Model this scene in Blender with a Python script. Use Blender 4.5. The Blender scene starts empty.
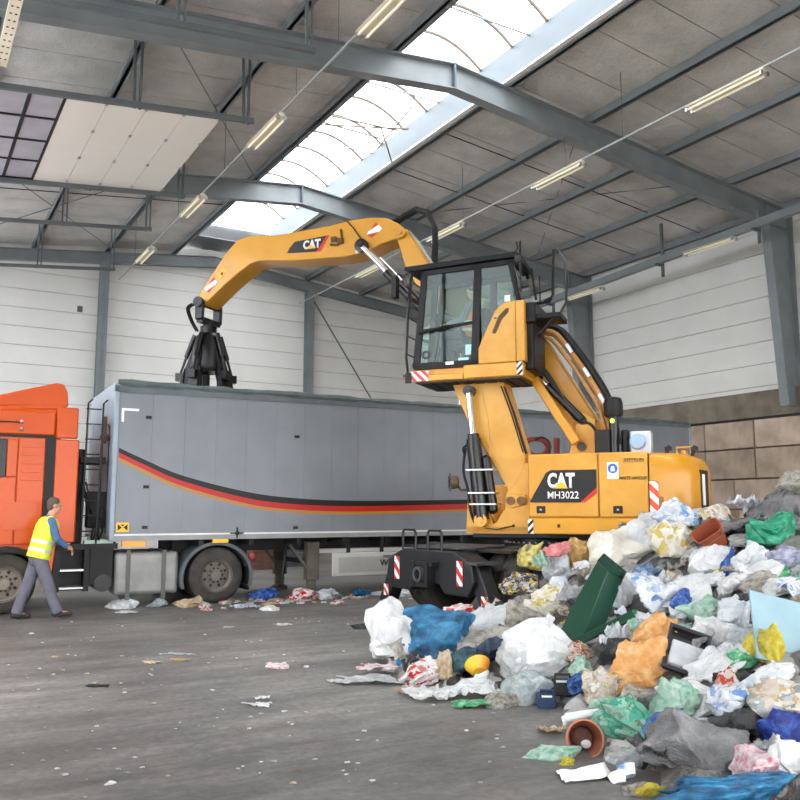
import bpy, bmesh, math, random
from mathutils import Vector, Matrix, noise
from math import sin, cos, pi, radians

# ------------------------------------------------------------------ camera, world, exposure
scene = bpy.context.scene
C = scene.collection
cam_data = bpy.data.cameras.new('camera')
cam_data.sensor_width = 36.0
cam_data.lens = 38.25
cam_data.clip_end = 300
cam = bpy.data.objects.new('camera', cam_data)
C.objects.link(cam)
cam.location = (0.0, 0.0, 1.6)
cam.rotation_euler = (radians(90 + 7.34), 0.0, radians(-30.46))
scene.camera = cam

world = bpy.data.worlds.new('overcast_sky')
scene.world = world
world.use_nodes = True
bg = world.node_tree.nodes['Background']
bg.inputs['Color'].default_value = (0.98, 0.985, 1.0, 1)
bg.inputs['Strength'].default_value = 6.0
vs = scene.view_settings
vs.view_transform = 'Standard'
vs.look = 'None'
vs.exposure = 0.48
vs.gamma = 1.0
vs.use_curve_mapping = False

# ------------------------------------------------------------------ helpers
def lin(r, g, b):
    f = lambda c: (c / 255 / 12.92) if c / 255 <= 0.04045 else ((c / 255 + 0.055) / 1.055) ** 2.4
    return (f(r), f(g), f(b), 1.0)

MATS = {}
def mat(key, rgb, rough=0.55, metal=0.0, var=0.0, scale=3.0, bump=0.0, bscale=30.0, rgb2=None, coat=0.0,
        trans=0.0, alpha=1.0, objvar=0.0, detail=4.0, emit=0.0, spec=0.5):
    """Principled material: base colour broken up by noise (wear, dirt) and fine relief."""
    if key in MATS:
        return MATS[key]
    m = bpy.data.materials.new(key)
    m.use_nodes = True
    nt = m.node_tree
    n = nt.nodes
    L = nt.links
    b = n['Principled BSDF']
    b.inputs['Roughness'].default_value = rough
    b.inputs['Metallic'].default_value = metal
    b.inputs['Coat Weight'].default_value = coat
    b.inputs['Specular IOR Level'].default_value = spec
    b.inputs['Transmission Weight'].default_value = trans
    b.inputs['Alpha'].default_value = alpha
    col = lin(*rgb)
    b.inputs['Base Color'].default_value = col
    tc = n.new('ShaderNodeTexCoord')
    if var or rgb2:
        nz = n.new('ShaderNodeTexNoise')
        nz.inputs['Scale'].default_value = scale
        nz.inputs['Detail'].default_value = detail
        L.new(tc.outputs['Object'], nz.inputs['Vector'])
        ramp = n.new('ShaderNodeValToRGB')
        ramp.color_ramp.elements[0].position = 0.35
        ramp.color_ramp.elements[1].position = 0.65
        c2 = lin(*rgb2) if rgb2 else tuple(c * (1 - var) for c in col[:3]) + (1,)
        ramp.color_ramp.elements[0].color = c2
        ramp.color_ramp.elements[1].color = col
        L.new(nz.outputs['Fac'], ramp.inputs['Fac'])
        out = ramp.outputs['Color']
        if objvar:
            oi = n.new('ShaderNodeObjectInfo')
            hs = n.new('ShaderNodeHueSaturation')
            mr = n.new('ShaderNodeMapRange')
            mr.inputs['To Min'].default_value = 1 - objvar
            mr.inputs['To Max'].default_value = 1 + objvar * 0.4
            L.new(oi.outputs['Random'], mr.inputs['Value'])
            L.new(mr.outputs['Result'], hs.inputs['Value'])
            L.new(out, hs.inputs['Color'])
            out = hs.outputs['Color']
        L.new(out, b.inputs['Base Color'])
    if bump:
        nb = n.new('ShaderNodeTexNoise')
        nb.inputs['Scale'].default_value = bscale
        nb.inputs['Detail'].default_value = 5
        L.new(tc.outputs['Object'], nb.inputs['Vector'])
        bp = n.new('ShaderNodeBump')
        bp.inputs['Strength'].default_value = bump
        bp.inputs['Distance'].default_value = 0.02
        L.new(nb.outputs['Fac'], bp.inputs['Height'])
        L.new(bp.outputs['Normal'], b.inputs['Normal'])
    if emit:
        b.inputs['Emission Color'].default_value = col
        b.inputs['Emission Strength'].default_value = emit
    MATS[key] = m
    return m

def rot_to(d):
    return Vector(d).normalized().to_track_quat('Z', 'Y').to_matrix()

class MB:
    """collects shapes and links them as one mesh object"""
    def __init__(s):
        s.v = []; s.f = []; s.m = []; s.mi = 0
    def add(s, vs, fs):
        o = len(s.v)
        s.v += [tuple(p) for p in vs]
        s.f += [tuple(i + o for i in f) for f in fs]
        s.m += [s.mi] * len(fs)
        return s
    def box(s, x0, x1, y0, y1, z0, z1):
        return s.add([(x, y, z) for x in (x0, x1) for y in (y0, y1) for z in (z0, z1)],
                     [(0, 1, 3, 2), (4, 6, 7, 5), (0, 4, 5, 1), (2, 3, 7, 6), (0, 2, 6, 4), (1, 5, 7, 3)])
    def obox(s, c, size, rot=None):
        R = rot if rot is not None else Matrix.Identity(3)
        h = Vector(size) / 2
        pts = [Vector(c) + R @ Vector((sx * h.x, sy * h.y, sz * h.z)) for sx in (-1, 1) for sy in (-1, 1) for sz in (-1, 1)]
        return s.add(pts, [(0, 1, 3, 2), (4, 6, 7, 5), (0, 4, 5, 1), (2, 3, 7, 6), (0, 2, 6, 4), (1, 5, 7, 3)])
    def bar(s, p0, p1, w, h):
        p0, p1 = Vector(p0), Vector(p1)
        return s.obox((p0 + p1) / 2, (w, h, (p1 - p0).length), rot_to(p1 - p0))
    def prism(s, poly, a0, a1, plane='xz'):
        k = len(poly)
        def P(p, a):
            return {'xz': (p[0], a, p[1]), 'xy': (p[0], p[1], a), 'yz': (a, p[0], p[1])}[plane]
        vs = [P(p, a0) for p in poly] + [P(p, a1) for p in poly]
        fs = [tuple(range(k)), tuple(range(2 * k - 1, k - 1, -1))]
        fs += [(i, (i + 1) % k, k + (i + 1) % k, k + i) for i in range(k)]
        return s.add(vs, fs)
    def tube(s, pts, r, n=8, close=True):
        pts = [Vector(p) for p in pts]
        rs = r if isinstance(r, (list, tuple)) else [r] * len(pts)
        up = Vector((0, 0, 1))
        rings = []
        prev = None
        for i, p in enumerate(pts):
            a = pts[max(i - 1, 0)]; b = pts[min(i + 1, len(pts) - 1)]
            t = (b - a).normalized()
            if prev is None:
                x = t.cross(up if abs(t.z) < 0.9 else Vector((1, 0, 0))).normalized()
            else:
                x = (prev - t * prev.dot(t)).normalized()
            prev = x
            y = t.cross(x)
            rings.append([p + (x * cos(2 * pi * k / n) + y * sin(2 * pi * k / n)) * rs[i] for k in range(n)])
        vs = [q for ring in rings for q in ring]
        fs = []
        for i in range(len(pts) - 1):
            for k in range(n):
                fs.append((i * n + k, i * n + (k + 1) % n, (i + 1) * n + (k + 1) % n, (i + 1) * n + k))
        if close:
            fs += [tuple(range(n - 1, -1, -1)), tuple((len(pts) - 1) * n + k for k in range(n))]
        return s.add(vs, fs)
    def cyl(s, p0, p1, r, r1=None, n=16):
        return s.tube([p0, p1], [r, r if r1 is None else r1], n)
    def lathe(s, prof, o=(0, 0, 0), axis=(0, 0, 1), n=24, closed=False):
        R = rot_to(axis); o = Vector(o)
        vs = []
        for (r, h) in prof:
            for k in range(n):
                vs.append(o + R @ Vector((r * cos(2 * pi * k / n), r * sin(2 * pi * k / n), h)))
        fs = []
        q = len(prof)
        for i in range(q - 1 + (1 if closed else 0)):
            j = (i + 1) % q
            for k in range(n):
                fs.append((i * n + k, i * n + (k + 1) % n, j * n + (k + 1) % n, j * n + k))
        if not closed:
            fs += [tuple(range(n - 1, -1, -1)), tuple((q - 1) * n + k for k in range(n))]
        return s.add(vs, fs)
    def ball(s, c, r, nu=12, nv=8, rot=None):
        r = r if isinstance(r, (tuple, list)) else (r, r, r)
        R = rot if rot is not None else Matrix.Identity(3)
        vs = [Vector(c) + R @ Vector((0, 0, -r[2]))]
        for j in range(1, nv):
            a = -pi / 2 + pi * j / nv
            for k in range(nu):
                vs.append(Vector(c) + R @ Vector((r[0] * cos(a) * cos(2 * pi * k / nu), r[1] * cos(a) * sin(2 * pi * k / nu), r[2] * sin(a))))
        vs.append(Vector(c) + R @ Vector((0, 0, r[2])))
        fs = [(0, 1 + (k + 1) % nu, 1 + k) for k in range(nu)]
        for j in range(nv - 2):
            for k in range(nu):
                fs.append((1 + j * nu + k, 1 + j * nu + (k + 1) % nu, 1 + (j + 1) * nu + (k + 1) % nu, 1 + (j + 1) * nu + k))
        b = 1 + (nv - 2) * nu
        fs += [(b + k, b + (k + 1) % nu, len(vs) - 1) for k in range(nu)]
        return s.add(vs, fs)
    def limb(s, p0, p1, r0, r1, n=10):
        """tapered capsule"""
        s.tube([p0, p1], [r0, r1], n)
        s.ball(p0, r0, n, 6); s.ball(p1, r1, n, 6)
        return s
    def mesh(s, name, smooth=False):
        me = bpy.data.meshes.new(name)
        me.from_pydata(s.v, [], s.f)
        bm = bmesh.new(); bm.from_mesh(me)
        bmesh.ops.recalc_face_normals(bm, faces=bm.faces)
        bm.to_mesh(me); bm.free()
        for p, i in zip(me.polygons, s.m):
            p.material_index = i
        if smooth:
            me.shade_smooth()
            me.set_sharp_from_angle(angle=radians(38))
        return me
    def build(s, name, mats, parent=None, smooth=False, bevel=0.0, loc=None, rotz=0.0, segs=2):
        me = s.mesh(name, smooth)
        for m in (mats if isinstance(mats, (list, tuple)) else [mats]):
            me.materials.append(m)
        o = link(name, me, parent)
        if loc: o.location = loc
        if rotz: o.rotation_euler = (0, 0, rotz)
        if bevel:
            md = o.modifiers.new('bevel', 'BEVEL')
            md.width = bevel; md.segments = segs; md.limit_method = 'ANGLE'; md.angle_limit = radians(40)
            me.shade_smooth(); me.set_sharp_from_angle(angle=radians(50))
        return o

def link(name, data, parent=None):
    o = bpy.data.objects.new(name, data)
    C.objects.link(o)
    if parent is not None:
        o.parent = parent
    return o

def tag(o, label=None, cat=None, group=None, kind=None):
    if label: o['label'] = label
    if cat: o['category'] = cat
    if group: o['group'] = group
    if kind: o['kind'] = kind
    return o

def empty(name, loc=(0, 0, 0), rotz=0.0):
    o = bpy.data.objects.new(name, None)
    o.empty_display_size = 0.2
    o.location = loc; o.rotation_euler = (0, 0, rotz)
    C.objects.link(o)
    return o

def thing(name, label, cat, loc=(0, 0, 0), rotz=0.0, group=None):
    return tag(empty(name, loc, rotz), label, cat, group)

def copy_tree(o, parent=None):
    c = o.copy(); C.objects.link(c)
    c.parent = parent
    for ch in list(o.children):
        copy_tree(ch, c)
    return c

def text_on(s, name, m, parent, origin, ex, ey, w, h, thick=0.006, shear=0.0, bold=0.0):
    """flat lettering: lower-left corner at origin, ex/ey the reading and up directions"""
    cu = bpy.data.curves.new(name, 'FONT')
    cu.body = s; cu.size = 1.0; cu.shear = shear; cu.offset = bold; cu.resolution_u = 3
    tmp = bpy.data.objects.new(name, cu); C.objects.link(tmp)
    bpy.context.view_layer.update()
    me = bpy.data.meshes.new_from_object(tmp.evaluated_get(bpy.context.evaluated_depsgraph_get()))
    bpy.data.objects.remove(tmp); bpy.data.curves.remove(cu)
    xs = [v.co.x for v in me.vertices]; ys = [v.co.y for v in me.vertices]
    x0, x1, y0, y1 = min(xs), max(xs), min(ys), max(ys)
    ex, ey, O = Vector(ex).normalized(), Vector(ey).normalized(), Vector(origin)
    en = ex.cross(ey)
    for v in me.vertices:
        v.co = O + ex * ((v.co.x - x0) / (x1 - x0) * w) + ey * ((v.co.y - y0) / (y1 - y0) * h) + en * thick
    me.materials.clear(); me.materials.append(m)
    o = link(name, me, parent)
    md = o.modifiers.new('thickness', 'SOLIDIFY'); md.thickness = 0.004; md.offset = -1
    return o

def decal(name, mats, parent, origin, ex, ey, polys, thick=0.004):
    """flat sticker; polys = [(material index, [(x, y)...], lift)]"""
    ex, ey, O = Vector(ex).normalized(), Vector(ey).normalized(), Vector(origin)
    en = ex.cross(ey)
    mb = MB()
    for (mi, poly, lift) in polys:
        mb.mi = mi
        k = len(poly)
        a = [O + ex * p[0] + ey * p[1] + en * (lift * 0.002) for p in poly]
        b = [q + en * thick for q in a]
        mb.add(a + b, [tuple(range(k - 1, -1, -1)), tuple(range(k, 2 * k))] + [(i, (i + 1) % k, k + (i + 1) % k, k + i) for i in range(k)])
    return mb.build(name, mats, parent)

def clip(poly, x0, x1, y0, y1):
    def cut(poly, inside, inter):
        out = []
        for i in range(len(poly)):
            a, b = poly[i - 1], poly[i]
            ia, ib = inside(a), inside(b)
            if ia != ib: out.append(inter(a, b))
            if ib: out.append(b)
        return out
    def ix(x): return lambda a, b: (x, a[1] + (b[1] - a[1]) * (x - a[0]) / (b[0] - a[0]))
    def iy(y): return lambda a, b: (a[0] + (b[0] - a[0]) * (y - a[1]) / (b[1] - a[1]), y)
    for ins, it in ((lambda p: p[0] >= x0, ix(x0)), (lambda p: p[0] <= x1, ix(x1)), (lambda p: p[1] >= y0, iy(y0)), (lambda p: p[1] <= y1, iy(y1))):
        if poly: poly = cut(poly, ins, it)
    return poly

def hazard(name, parent, origin, ex, ey, w, h, mats, stripe=0.08, down=True):
    """warning sticker with slanted stripes"""
    polys = [(0, [(0, 0), (w, 0), (w, h), (0, h)], 0)]
    k = -h if down else 0.0
    sgn = 1 if down else -1
    y = -w - stripe
    i = 0
    while y < h + w + stripe:
        p = [(0, y), (0, y + stripe), (w, y + stripe - sgn * w), (w, y - sgn * w)]
        p = clip(p, 0, w, 0, h)
        if len(p) >= 3: polys.append((1, p, 1))
        y += 2 * stripe
    return decal(name, mats, parent, origin, ex, ey, polys)

def remesh(name, mb, mats, parent, voxel=0.015, smooth=4):
    me = mb.mesh(name)
    tmp = bpy.data.objects.new(name + '_tmp', me); C.objects.link(tmp)
    r = tmp.modifiers.new('remesh', 'REMESH'); r.mode = 'VOXEL'; r.voxel_size = voxel
    if smooth:
        sm = tmp.modifiers.new('smooth', 'SMOOTH'); sm.factor = 0.5; sm.iterations = smooth
    bpy.context.view_layer.update()
    out = bpy.data.meshes.new_from_object(tmp.evaluated_get(bpy.context.evaluated_depsgraph_get()))
    out.name = name
    bpy.data.objects.remove(tmp)
    out.materials.clear()
    for m in (mats if isinstance(mats, (list, tuple)) else [mats]): out.materials.append(m)
    out.shade_smooth()
    return link(name, out, parent)

# ------------------------------------------------------------------ materials
STEEL = mat('painted_steel', (140, 147, 149), 0.45, 0.0, 0.18, 1.5)
STEELD = mat('dark_painted_steel', (104, 110, 112), 0.5, 0.0, 0.15, 2.0)
CURB = mat('curb_steel', (96, 108, 114), 0.45, 0.0, 0.08, 2.0)
PANEL = mat('wall_panel', (243, 242, 236), 0.5, 0.0, 0.05, 1.2)
JOINT = mat('joint_dark', (120, 118, 112), 0.8)
CREAM = mat('lamp_cream', (235, 226, 200), 0.4)
BLOCK = mat('concrete_block', (206, 186, 166), 0.9, 0, 0.0, 2.2, 0.35, 18, rgb2=(176, 156, 138), objvar=0.12)
BAND = mat('dirty_upstand', (146, 136, 120), 0.9, 0, 0.0, 2.0, 0.3, 12, rgb2=(120, 110, 98))
BLACK = mat('black_gloss', (11, 11, 12), 0.3, 0, 0.2, 6)
BLACKM = mat('black_matt', (17, 17, 18), 0.6, 0, 0.25, 5)
RUBBER = mat('tyre_rubber', (46, 44, 42), 0.85, 0, 0.0, 5, 0.3, 60, rgb2=(70, 66, 60))
CHROME = mat('chrome_rod', (225, 225, 225), 0.12, 1.0)
ALU = mat('brushed_aluminium', (196, 198, 198), 0.38, 0.85, 0.12, 6)
WHITE = mat('white_print', (240, 240, 238), 0.45)
RED = mat('red_print', (205, 38, 30), 0.4)
YEL = mat('machine_yellow', (220, 156, 36), 0.33, 0, 0.10, 2.5, coat=0.25)
YELL = mat('worn_yellow', (220, 164, 68), 0.42, 0, 0.0, 2.0, rgb2=(206, 146, 44))
YELP = mat('yellow_print', (250, 190, 20), 0.4)

def insulation_material():
    m = bpy.data.materials.new('roof_insulation'); m.use_nodes = True
    nt = m.node_tree; n = nt.nodes; L = nt.links; b = n['Principled BSDF']
    b.inputs['Roughness'].default_value = 0.65
    tc = n.new('ShaderNodeTexCoord')
    nz = n.new('ShaderNodeTexNoise'); nz.inputs['Scale'].default_value = 1.3; nz.inputs['Detail'].default_value = 6
    L.new(tc.outputs['Object'], nz.inputs['Vector'])
    rp = n.new('ShaderNodeValToRGB')
    rp.color_ramp.elements[0].position = 0.3; rp.color_ramp.elements[0].color = lin(200, 196, 190)
    rp.color_ramp.elements[1].position = 0.7; rp.color_ramp.elements[1].color = lin(228, 223, 216)
    L.new(nz.outputs['Fac'], rp.inputs['Fac'])
    vo = n.new('ShaderNodeTexVoronoi'); vo.inputs['Scale'].default_value = 24; vo.feature = 'DISTANCE_TO_EDGE'
    L.new(tc.outputs['Object'], vo.inputs['Vector'])
    mx = n.new('ShaderNodeMix'); mx.data_type = 'RGBA'; mx.blend_type = 'MULTIPLY'
    mr = n.new('ShaderNodeMapRange'); mr.inputs['From Max'].default_value = 0.10; mr.inputs['To Min'].default_value = 0.72
    L.new(vo.outputs['Distance'], mr.inputs['Value'])
    mx.inputs['Factor'].default_value = 0.8
    L.new(rp.outputs['Color'], mx.inputs['A']); L.new(mr.outputs['Result'], mx.inputs['B'])
    L.new(mx.outputs['Result'], b.inputs['Base Color'])
    n2 = n.new('ShaderNodeTexNoise'); n2.inputs['Scale'].default_value = 5; n2.inputs['Detail'].default_value = 8; n2.inputs['Roughness'].default_value = .7
    L.new(tc.outputs['Object'], n2.inputs['Vector'])
    bp = n.new('ShaderNodeBump'); bp.inputs['Strength'].default_value = 0.7; bp.inputs['Distance'].default_value = 0.06
    L.new(n2.outputs['Fac'], bp.inputs['Height']); L.new(bp.outputs['Normal'], b.inputs['Normal'])
    return m
INSUL = insulation_material()

def floor_material():
    m = bpy.data.materials.new('concrete_floor'); m.use_nodes = True
    nt = m.node_tree; n = nt.nodes; L = nt.links; b = n['Principled BSDF']
    tc = n.new('ShaderNodeTexCoord')
    def nz(scale, detail, rough=0.6, stretch=None):
        t = n.new('ShaderNodeTexNoise'); t.inputs['Scale'].default_value = scale; t.inputs['Detail'].default_value = detail
        t.inputs['Roughness'].default_value = rough
        if stretch:
            mp = n.new('ShaderNodeMapping'); mp.inputs['Scale'].default_value = stretch
            mp.inputs['Rotation'].default_value = (0, 0, 0.25)
            L.new(tc.outputs['Object'], mp.inputs['Vector']); L.new(mp.outputs['Vector'], t.inputs['Vector'])
        else:
            L.new(tc.outputs['Object'], t.inputs['Vector'])
        return t
    big = nz(0.35, 5); streak = nz(1.2, 8, 0.7, (0.35, 2.2, 1)); fine = nz(14, 6, 0.75)
    r1 = n.new('ShaderNodeValToRGB')
    r1.color_ramp.elements[0].position = 0.3; r1.color_ramp.elements[0].color = lin(96, 95, 93)
    r1.color_ramp.elements[1].position = 0.72; r1.color_ramp.elements[1].color = lin(156, 152, 146)
    L.new(big.outputs['Fac'], r1.inputs['Fac'])
    def over(a, src, p0, p1, lo, fac):
        rr = n.new('ShaderNodeValToRGB')
        rr.color_ramp.elements[0].position = p0; rr.color_ramp.elements[0].color = (lo, lo, lo, 1)
        rr.color_ramp.elements[1].position = p1; rr.color_ramp.elements[1].color = (1, 1, 1, 1)
        L.new(src.outputs['Fac'], rr.inputs['Fac'])
        x = n.new('ShaderNodeMix'); x.data_type = 'RGBA'; x.blend_type = 'MULTIPLY'; x.inputs['Factor'].default_value = fac
        L.new(a, x.inputs['A']); L.new(rr.outputs['Color'], x.inputs['B'])
        return x.outputs['Result']
    mid = nz(3.2, 8, 0.75, (0.5, 1.6, 1))
    c = over(r1.outputs['Color'], streak, 0.36, 0.60, 0.42, 0.85)
    c = over(c, mid, 0.36, 0.6, 0.55, 0.7)
    c = over(c, fine, 0.35, 0.6, 0.5, 0.75)
    L.new(c, b.inputs['Base Color'])
    mr = n.new('ShaderNodeMapRange'); mr.inputs['To Min'].default_value = 0.38; mr.inputs['To Max'].default_value = 0.75
    L.new(streak.outputs['Fac'], mr.inputs['Value']); L.new(mr.outputs['Result'], b.inputs['Roughness'])
    bp = n.new('ShaderNodeBump'); bp.inputs['Strength'].default_value = 0.25; bp.inputs['Distance'].default_value = 0.01
    L.new(fine.outputs['Fac'], bp.inputs['Height']); L.new(bp.outputs['Normal'], b.inputs['Normal'])
    return m
FLOOR = floor_material()

def skylight_material():
    m = bpy.data.materials.new('polycarbonate'); m.use_nodes = True
    nt = m.node_tree; n = nt.nodes; L = nt.links
    n.remove(n['Principled BSDF'])
    tr = n.new('ShaderNodeBsdfTransparent'); tr.inputs['Color'].default_value = (0.95, 0.97, 1, 1)
    tl = n.new('ShaderNodeBsdfTranslucent'); tl.inputs['Color'].default_value = (0.95, 0.97, 1, 1)
    mx = n.new('ShaderNodeMixShader'); mx.inputs['Fac'].default_value = 0.45
    L.new(tr.outputs[0], mx.inputs[1]); L.new(tl.outputs[0], mx.inputs[2])
    L.new(mx.outputs[0], n['Material Output'].inputs['Surface'])
    return m
POLY = skylight_material()

def glass_material(key, tint, fac=0.12, rough=0.03):
    m = bpy.data.materials.new(key); m.use_nodes = True
    nt = m.node_tree; n = nt.nodes; L = nt.links
    n.remove(n['Principled BSDF'])
    tr = n.new('ShaderNodeBsdfTransparent'); tr.inputs['Color'].default_value = tint
    gl = n.new('ShaderNodeBsdfGlossy'); gl.inputs['Roughness'].default_value = rough
    fr = n.new('ShaderNodeFresnel'); fr.inputs['IOR'].default_value = 1.22
    ad = n.new('ShaderNodeMath'); ad.operation = 'ADD'; ad.inputs[1].default_value = fac * 0.3
    L.new(fr.outputs[0], ad.inputs[0])
    mx = n.new('ShaderNodeMixShader')
    L.new(ad.outputs[0], mx.inputs['Fac']); L.new(tr.outputs[0], mx.inputs[1]); L.new(gl.outputs[0], mx.inputs[2])
    L.new(mx.outputs[0], n['Material Output'].inputs['Surface'])
    return m
GLASS = glass_material('cab_glass', (0.80, 0.92, 0.87, 1), .05)
DOORGLASS = mat('door_pane', (186, 186, 196), 0.3, 0, 0.2, 1.5)

# ------------------------------------------------------------------ setting
APX, APZ, SLOPE = 9.1, 9.95, 0.11          # portal frame: apex of the lower flange
XL, XR, YB = -1.55, 19.75, 28.75
def zb(x): return APZ - SLOPE * abs(x - APX)   # lower flange
RD = 0.55
def zt(x): return zb(x) + RD
FRAMES = (-1.6, 5.9, 13.4, 20.9)

fl = MB().box(-40, 60, -60, 60, -0.3, 0.0).build('floor', FLOOR)
tag(fl, kind='structure')

# ceiling: insulated roof sheeting in strips, purlins
ceiling = tag(empty('ceiling'), kind='structure')
for side in (-1, 1):
    xa = APX + side * 1.34
    xb = XL - 0.3 if side < 0 else XR + 0.3
    x0, x1 = min(xa, xb), max(xa, xb)
    mb = MB()
    mb.add([(x, y, zt(x) + 0.29 + dz) for x in (x0, x1) for y in (-2.5, 29.1) for dz in (0, 0.05)],
           [(0, 1, 3, 2), (4, 6, 7, 5), (0, 4, 5, 1), (2, 3, 7, 6), (0, 2, 6, 4), (1, 5, 7, 3)])
    mb.build('roof_sheet', STEELD, ceiling)
    random.seed(5)
    y = -2.4
    while y < 28.8:
        w = 1.22
        mb = MB()
        N = 10
        vs = []
        for i in range(N + 1):
            x = x0 + (x1 - x0) * i / N
            for j, (yy, dz) in enumerate(((y + 0.012, 0.02), (y + w * 0.5, -0.015 - 0.02 * random.random()), (y + w - 0.012, 0.02))):
                vs.append((x, yy, zt(x) + 0.21 + dz))
            for yy in (y + 0.012, y + w - 0.012):
                vs.append((x, yy, zt(x) + 0.285))
        fs = []
        for i in range(N):
            a = i * 5; b = a + 5
            fs += [(a, a + 1, b + 1, b), (a + 1, a + 2, b + 2, b + 1), (a + 2, a + 4, b + 4, b + 2), (a + 4, a + 3, b + 3, b + 4), (a + 3, a, b, b + 3)]
        fs += [(0, 1, 2, 4, 3), tuple(N * 5 + k for k in (0, 1, 2, 4, 3))]
        mb.add(vs, fs)
        mb.build('insulation_strip', INSUL, ceiling)
        y += w

def purlin(x, m=STEEL):
    z0 = zt(x)
    MB().box(x - 0.035, x + 0.035, -2.4, 28.7, z0, z0 + 0.2).box(x - 0.08, x + 0.08, -2.4, 28.7, z0, z0 + 0.018).build('purlin', m, ceiling)
for x in (0.95, 3.25, 5.5, 7.7): purlin(x)
for x in (12.75, 15.05, 17.35, 19.5, 10.5): purlin(x)
# flange braces and thin tie rods
for (x, y) in ((12.75, 13.4), (15.05, 13.4), (17.35, 13.4), (12.75, 20.9), (15.05, 20.9), (17.35, 20.9), (5.5, 13.4), (3.25, 13.4), (5.5, 20.9), (3.25, 20.9)):
    MB().bar((x, y + 0.05, zb(x) + 0.03), (x, y + 0.75, zt(x) + 0.1), 0.04, 0.04).build('flange_brace', STEEL, ceiling)
for a in (((12.75, 13.6, 10.3), (17.35, 20.7, 9.8)), ((17.35, 13.6, 9.8), (12.75, 20.7, 10.3)), ((1.0, 20.9, 9.75), (5.5, 28.3, 10.2)), ((5.5, 20.9, 10.2), (1.0, 28.3, 9.75)),
          ((3.2, 13.4, 9.9), (7.8, 20.9, 10.4))):
    MB().cyl(a[0], a[1], 0.012, n=6).build('tie_rod', STEELD, ceiling)
for y in (16.0, 18.5):
    MB().cyl((10.6, y, zt(10.6) + .12), (19.4, y, zt(19.4) + .12), 0.012, n=6).build('sag_rod', BLACKM, ceiling)
MB().cyl((-1.2, 23.2, zt(-1.2) + .08), (7.7, 23.2, zt(7.7) + .08), 0.014, n=6).build('sag_rod', BLACKM, ceiling)

def portal(n, y, d=RD, fw=0.25):
    r = tag(empty('trim_%d' % n, (0, 0, 0)), kind='structure')
    for side in (-1, 1):
        xe = (XL + 0.3) if side < 0 else (XR - 0.35)
        for nm, a, b, w in (('rafter_web', 0.02, d - 0.02, 0.02), ('flange', 0.0, 0.025, fw), ('flange', d - 0.025, d, fw)):
            pts = [(APX, zb(APX) + a), (APX, zb(APX) + b), (xe, zb(xe) + b), (xe, zb(xe) + a)]
            MB().prism(pts, y - w / 2, y + w / 2, 'xz').build(nm, STEEL, r)
        # tapered column: narrow at the foot
        xo = XL + 0.08 if side < 0 else XR - 0.08
        zc = zb(xe)
        ib, it = xo - side * 0.55, xo - side * 0.92
        zf = 0.0 if side < 0 else 4.2
        ib = it + (ib - it) * 1.0
        MB().prism([(xo, zf), (ib, zf), (it, zc + 0.02), (it, zc + d), (xo, zc + d)], y - 0.012, y + 0.012, 'xz').build('column_web', STEEL, r)
        MB().prism([(ib, zf), (ib + side * 0.03, zf), (it + side * 0.03, zc), (it, zc)], y - fw / 2, y + fw / 2, 'xz').build('flange', STEEL, r)
        MB().box(min(xo, xo + side * 0.03), max(xo, xo + side * 0.03), y - fw / 2, y + fw / 2, zf, zc + d).build('flange', STEEL, r)
        MB().box(min(it, it + side * 0.03), max(it, it + side * 0.03), y - fw / 2, y + fw / 2, zc, zc + d).build('stiffener', STEEL, r)
    MB().box(APX - 0.02, APX + 0.02, y - fw / 2, y + fw / 2, APZ + 0.01, APZ + d).build('apex_plate', CURB, r)
    return r
for i, y in enumerate(FRAMES): portal(i + 1, y)

# gable frame and posts at the back wall
r = tag(empty('trim_5'), kind='structure')
for side in (-1, 1):
    xe = XL + 0.1 if side < 0 else XR - 0.1
    for nm, a, b, w in (('rafter_web', 0.02, 0.36, 0.02), ('flange', 0.0, 0.02, 0.2), ('flange', 0.36, 0.38, 0.2)):
        pts = [(APX, zb(APX) + a + .1), (APX, zb(APX) + b + .1), (xe, zb(xe) + b + .1), (xe, zb(xe) + a + .1)]
        MB().prism(pts, 28.4 - w / 2, 28.4 + w / 2, 'xz').build(nm, STEEL, r)
for x in (5.42, 12.8):
    h = zb(x) + 0.1
    MB().box(x - 0.14, x + 0.14, 28.3, 28.32, 0, h).box(x - 0.14, x + 0.14, 28.55, 28.57, 0, h).box(x - 0.01, x + 0.01, 28.3, 28.57, 0, h).build('post', STEEL, r)
MB().cyl((12.95, 28.5, 9.45), (15.7, 28.5, 5.5), 0.025, n=6).build('brace_rod', STEELD, r)

# back wall: sandwich panels 0.6 m high
wb = tag(empty('wall_back'), kind='structure')
MB().box(XL, XR, YB + 0.06, YB + 0.12, 0, 9.4).build('wall_core', JOINT, wb)
MB().prism([(XL, 9.4), (XR, 9.4), (XR, zt(XR) + .3), (APX, zt(APX) + .3), (XL, zt(XL) + .3)], YB + 0.06, YB + 0.12, 'xz').build('gable_core', JOINT, wb)
bays = [(XL, 5.42), (5.42, 12.8), (12.8, XR)]
for (xa, xb) in bays:
    k = 0
    while True:
        z0 = 0.15 + 0.6 * (k - 1); z1 = z0 + 0.6
        if z0 > zt(APX) + 0.1: break
        z0 = max(z0, 0)
        poly = [(xa + .004, z0 + .008), (xb - .004, z0 + .008), (xb - .004, z1 - .008), (xa + .004, z1 - .008)]
        top = lambda x: zt(x) + 0.28
        # trim the panel to the roof line
        if min(top(xa), top(xb)) < z1:
            pts = []
            xs = [xa + .004 + (xb - xa - .008) * i / 12 for i in range(13)]
            lo = z0 + .008
            up = [(x, min(z1 - .008, top(x))) for x in xs if top(x) > lo + .02]
            if len(up) < 2: break
            poly = [(up[0][0], lo), (up[-1][0], lo)] + up[::-1]
        MB().prism(poly, YB, YB + 0.055, 'xz').build('wall_panel', PANEL, wb)
        k += 1
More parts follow.
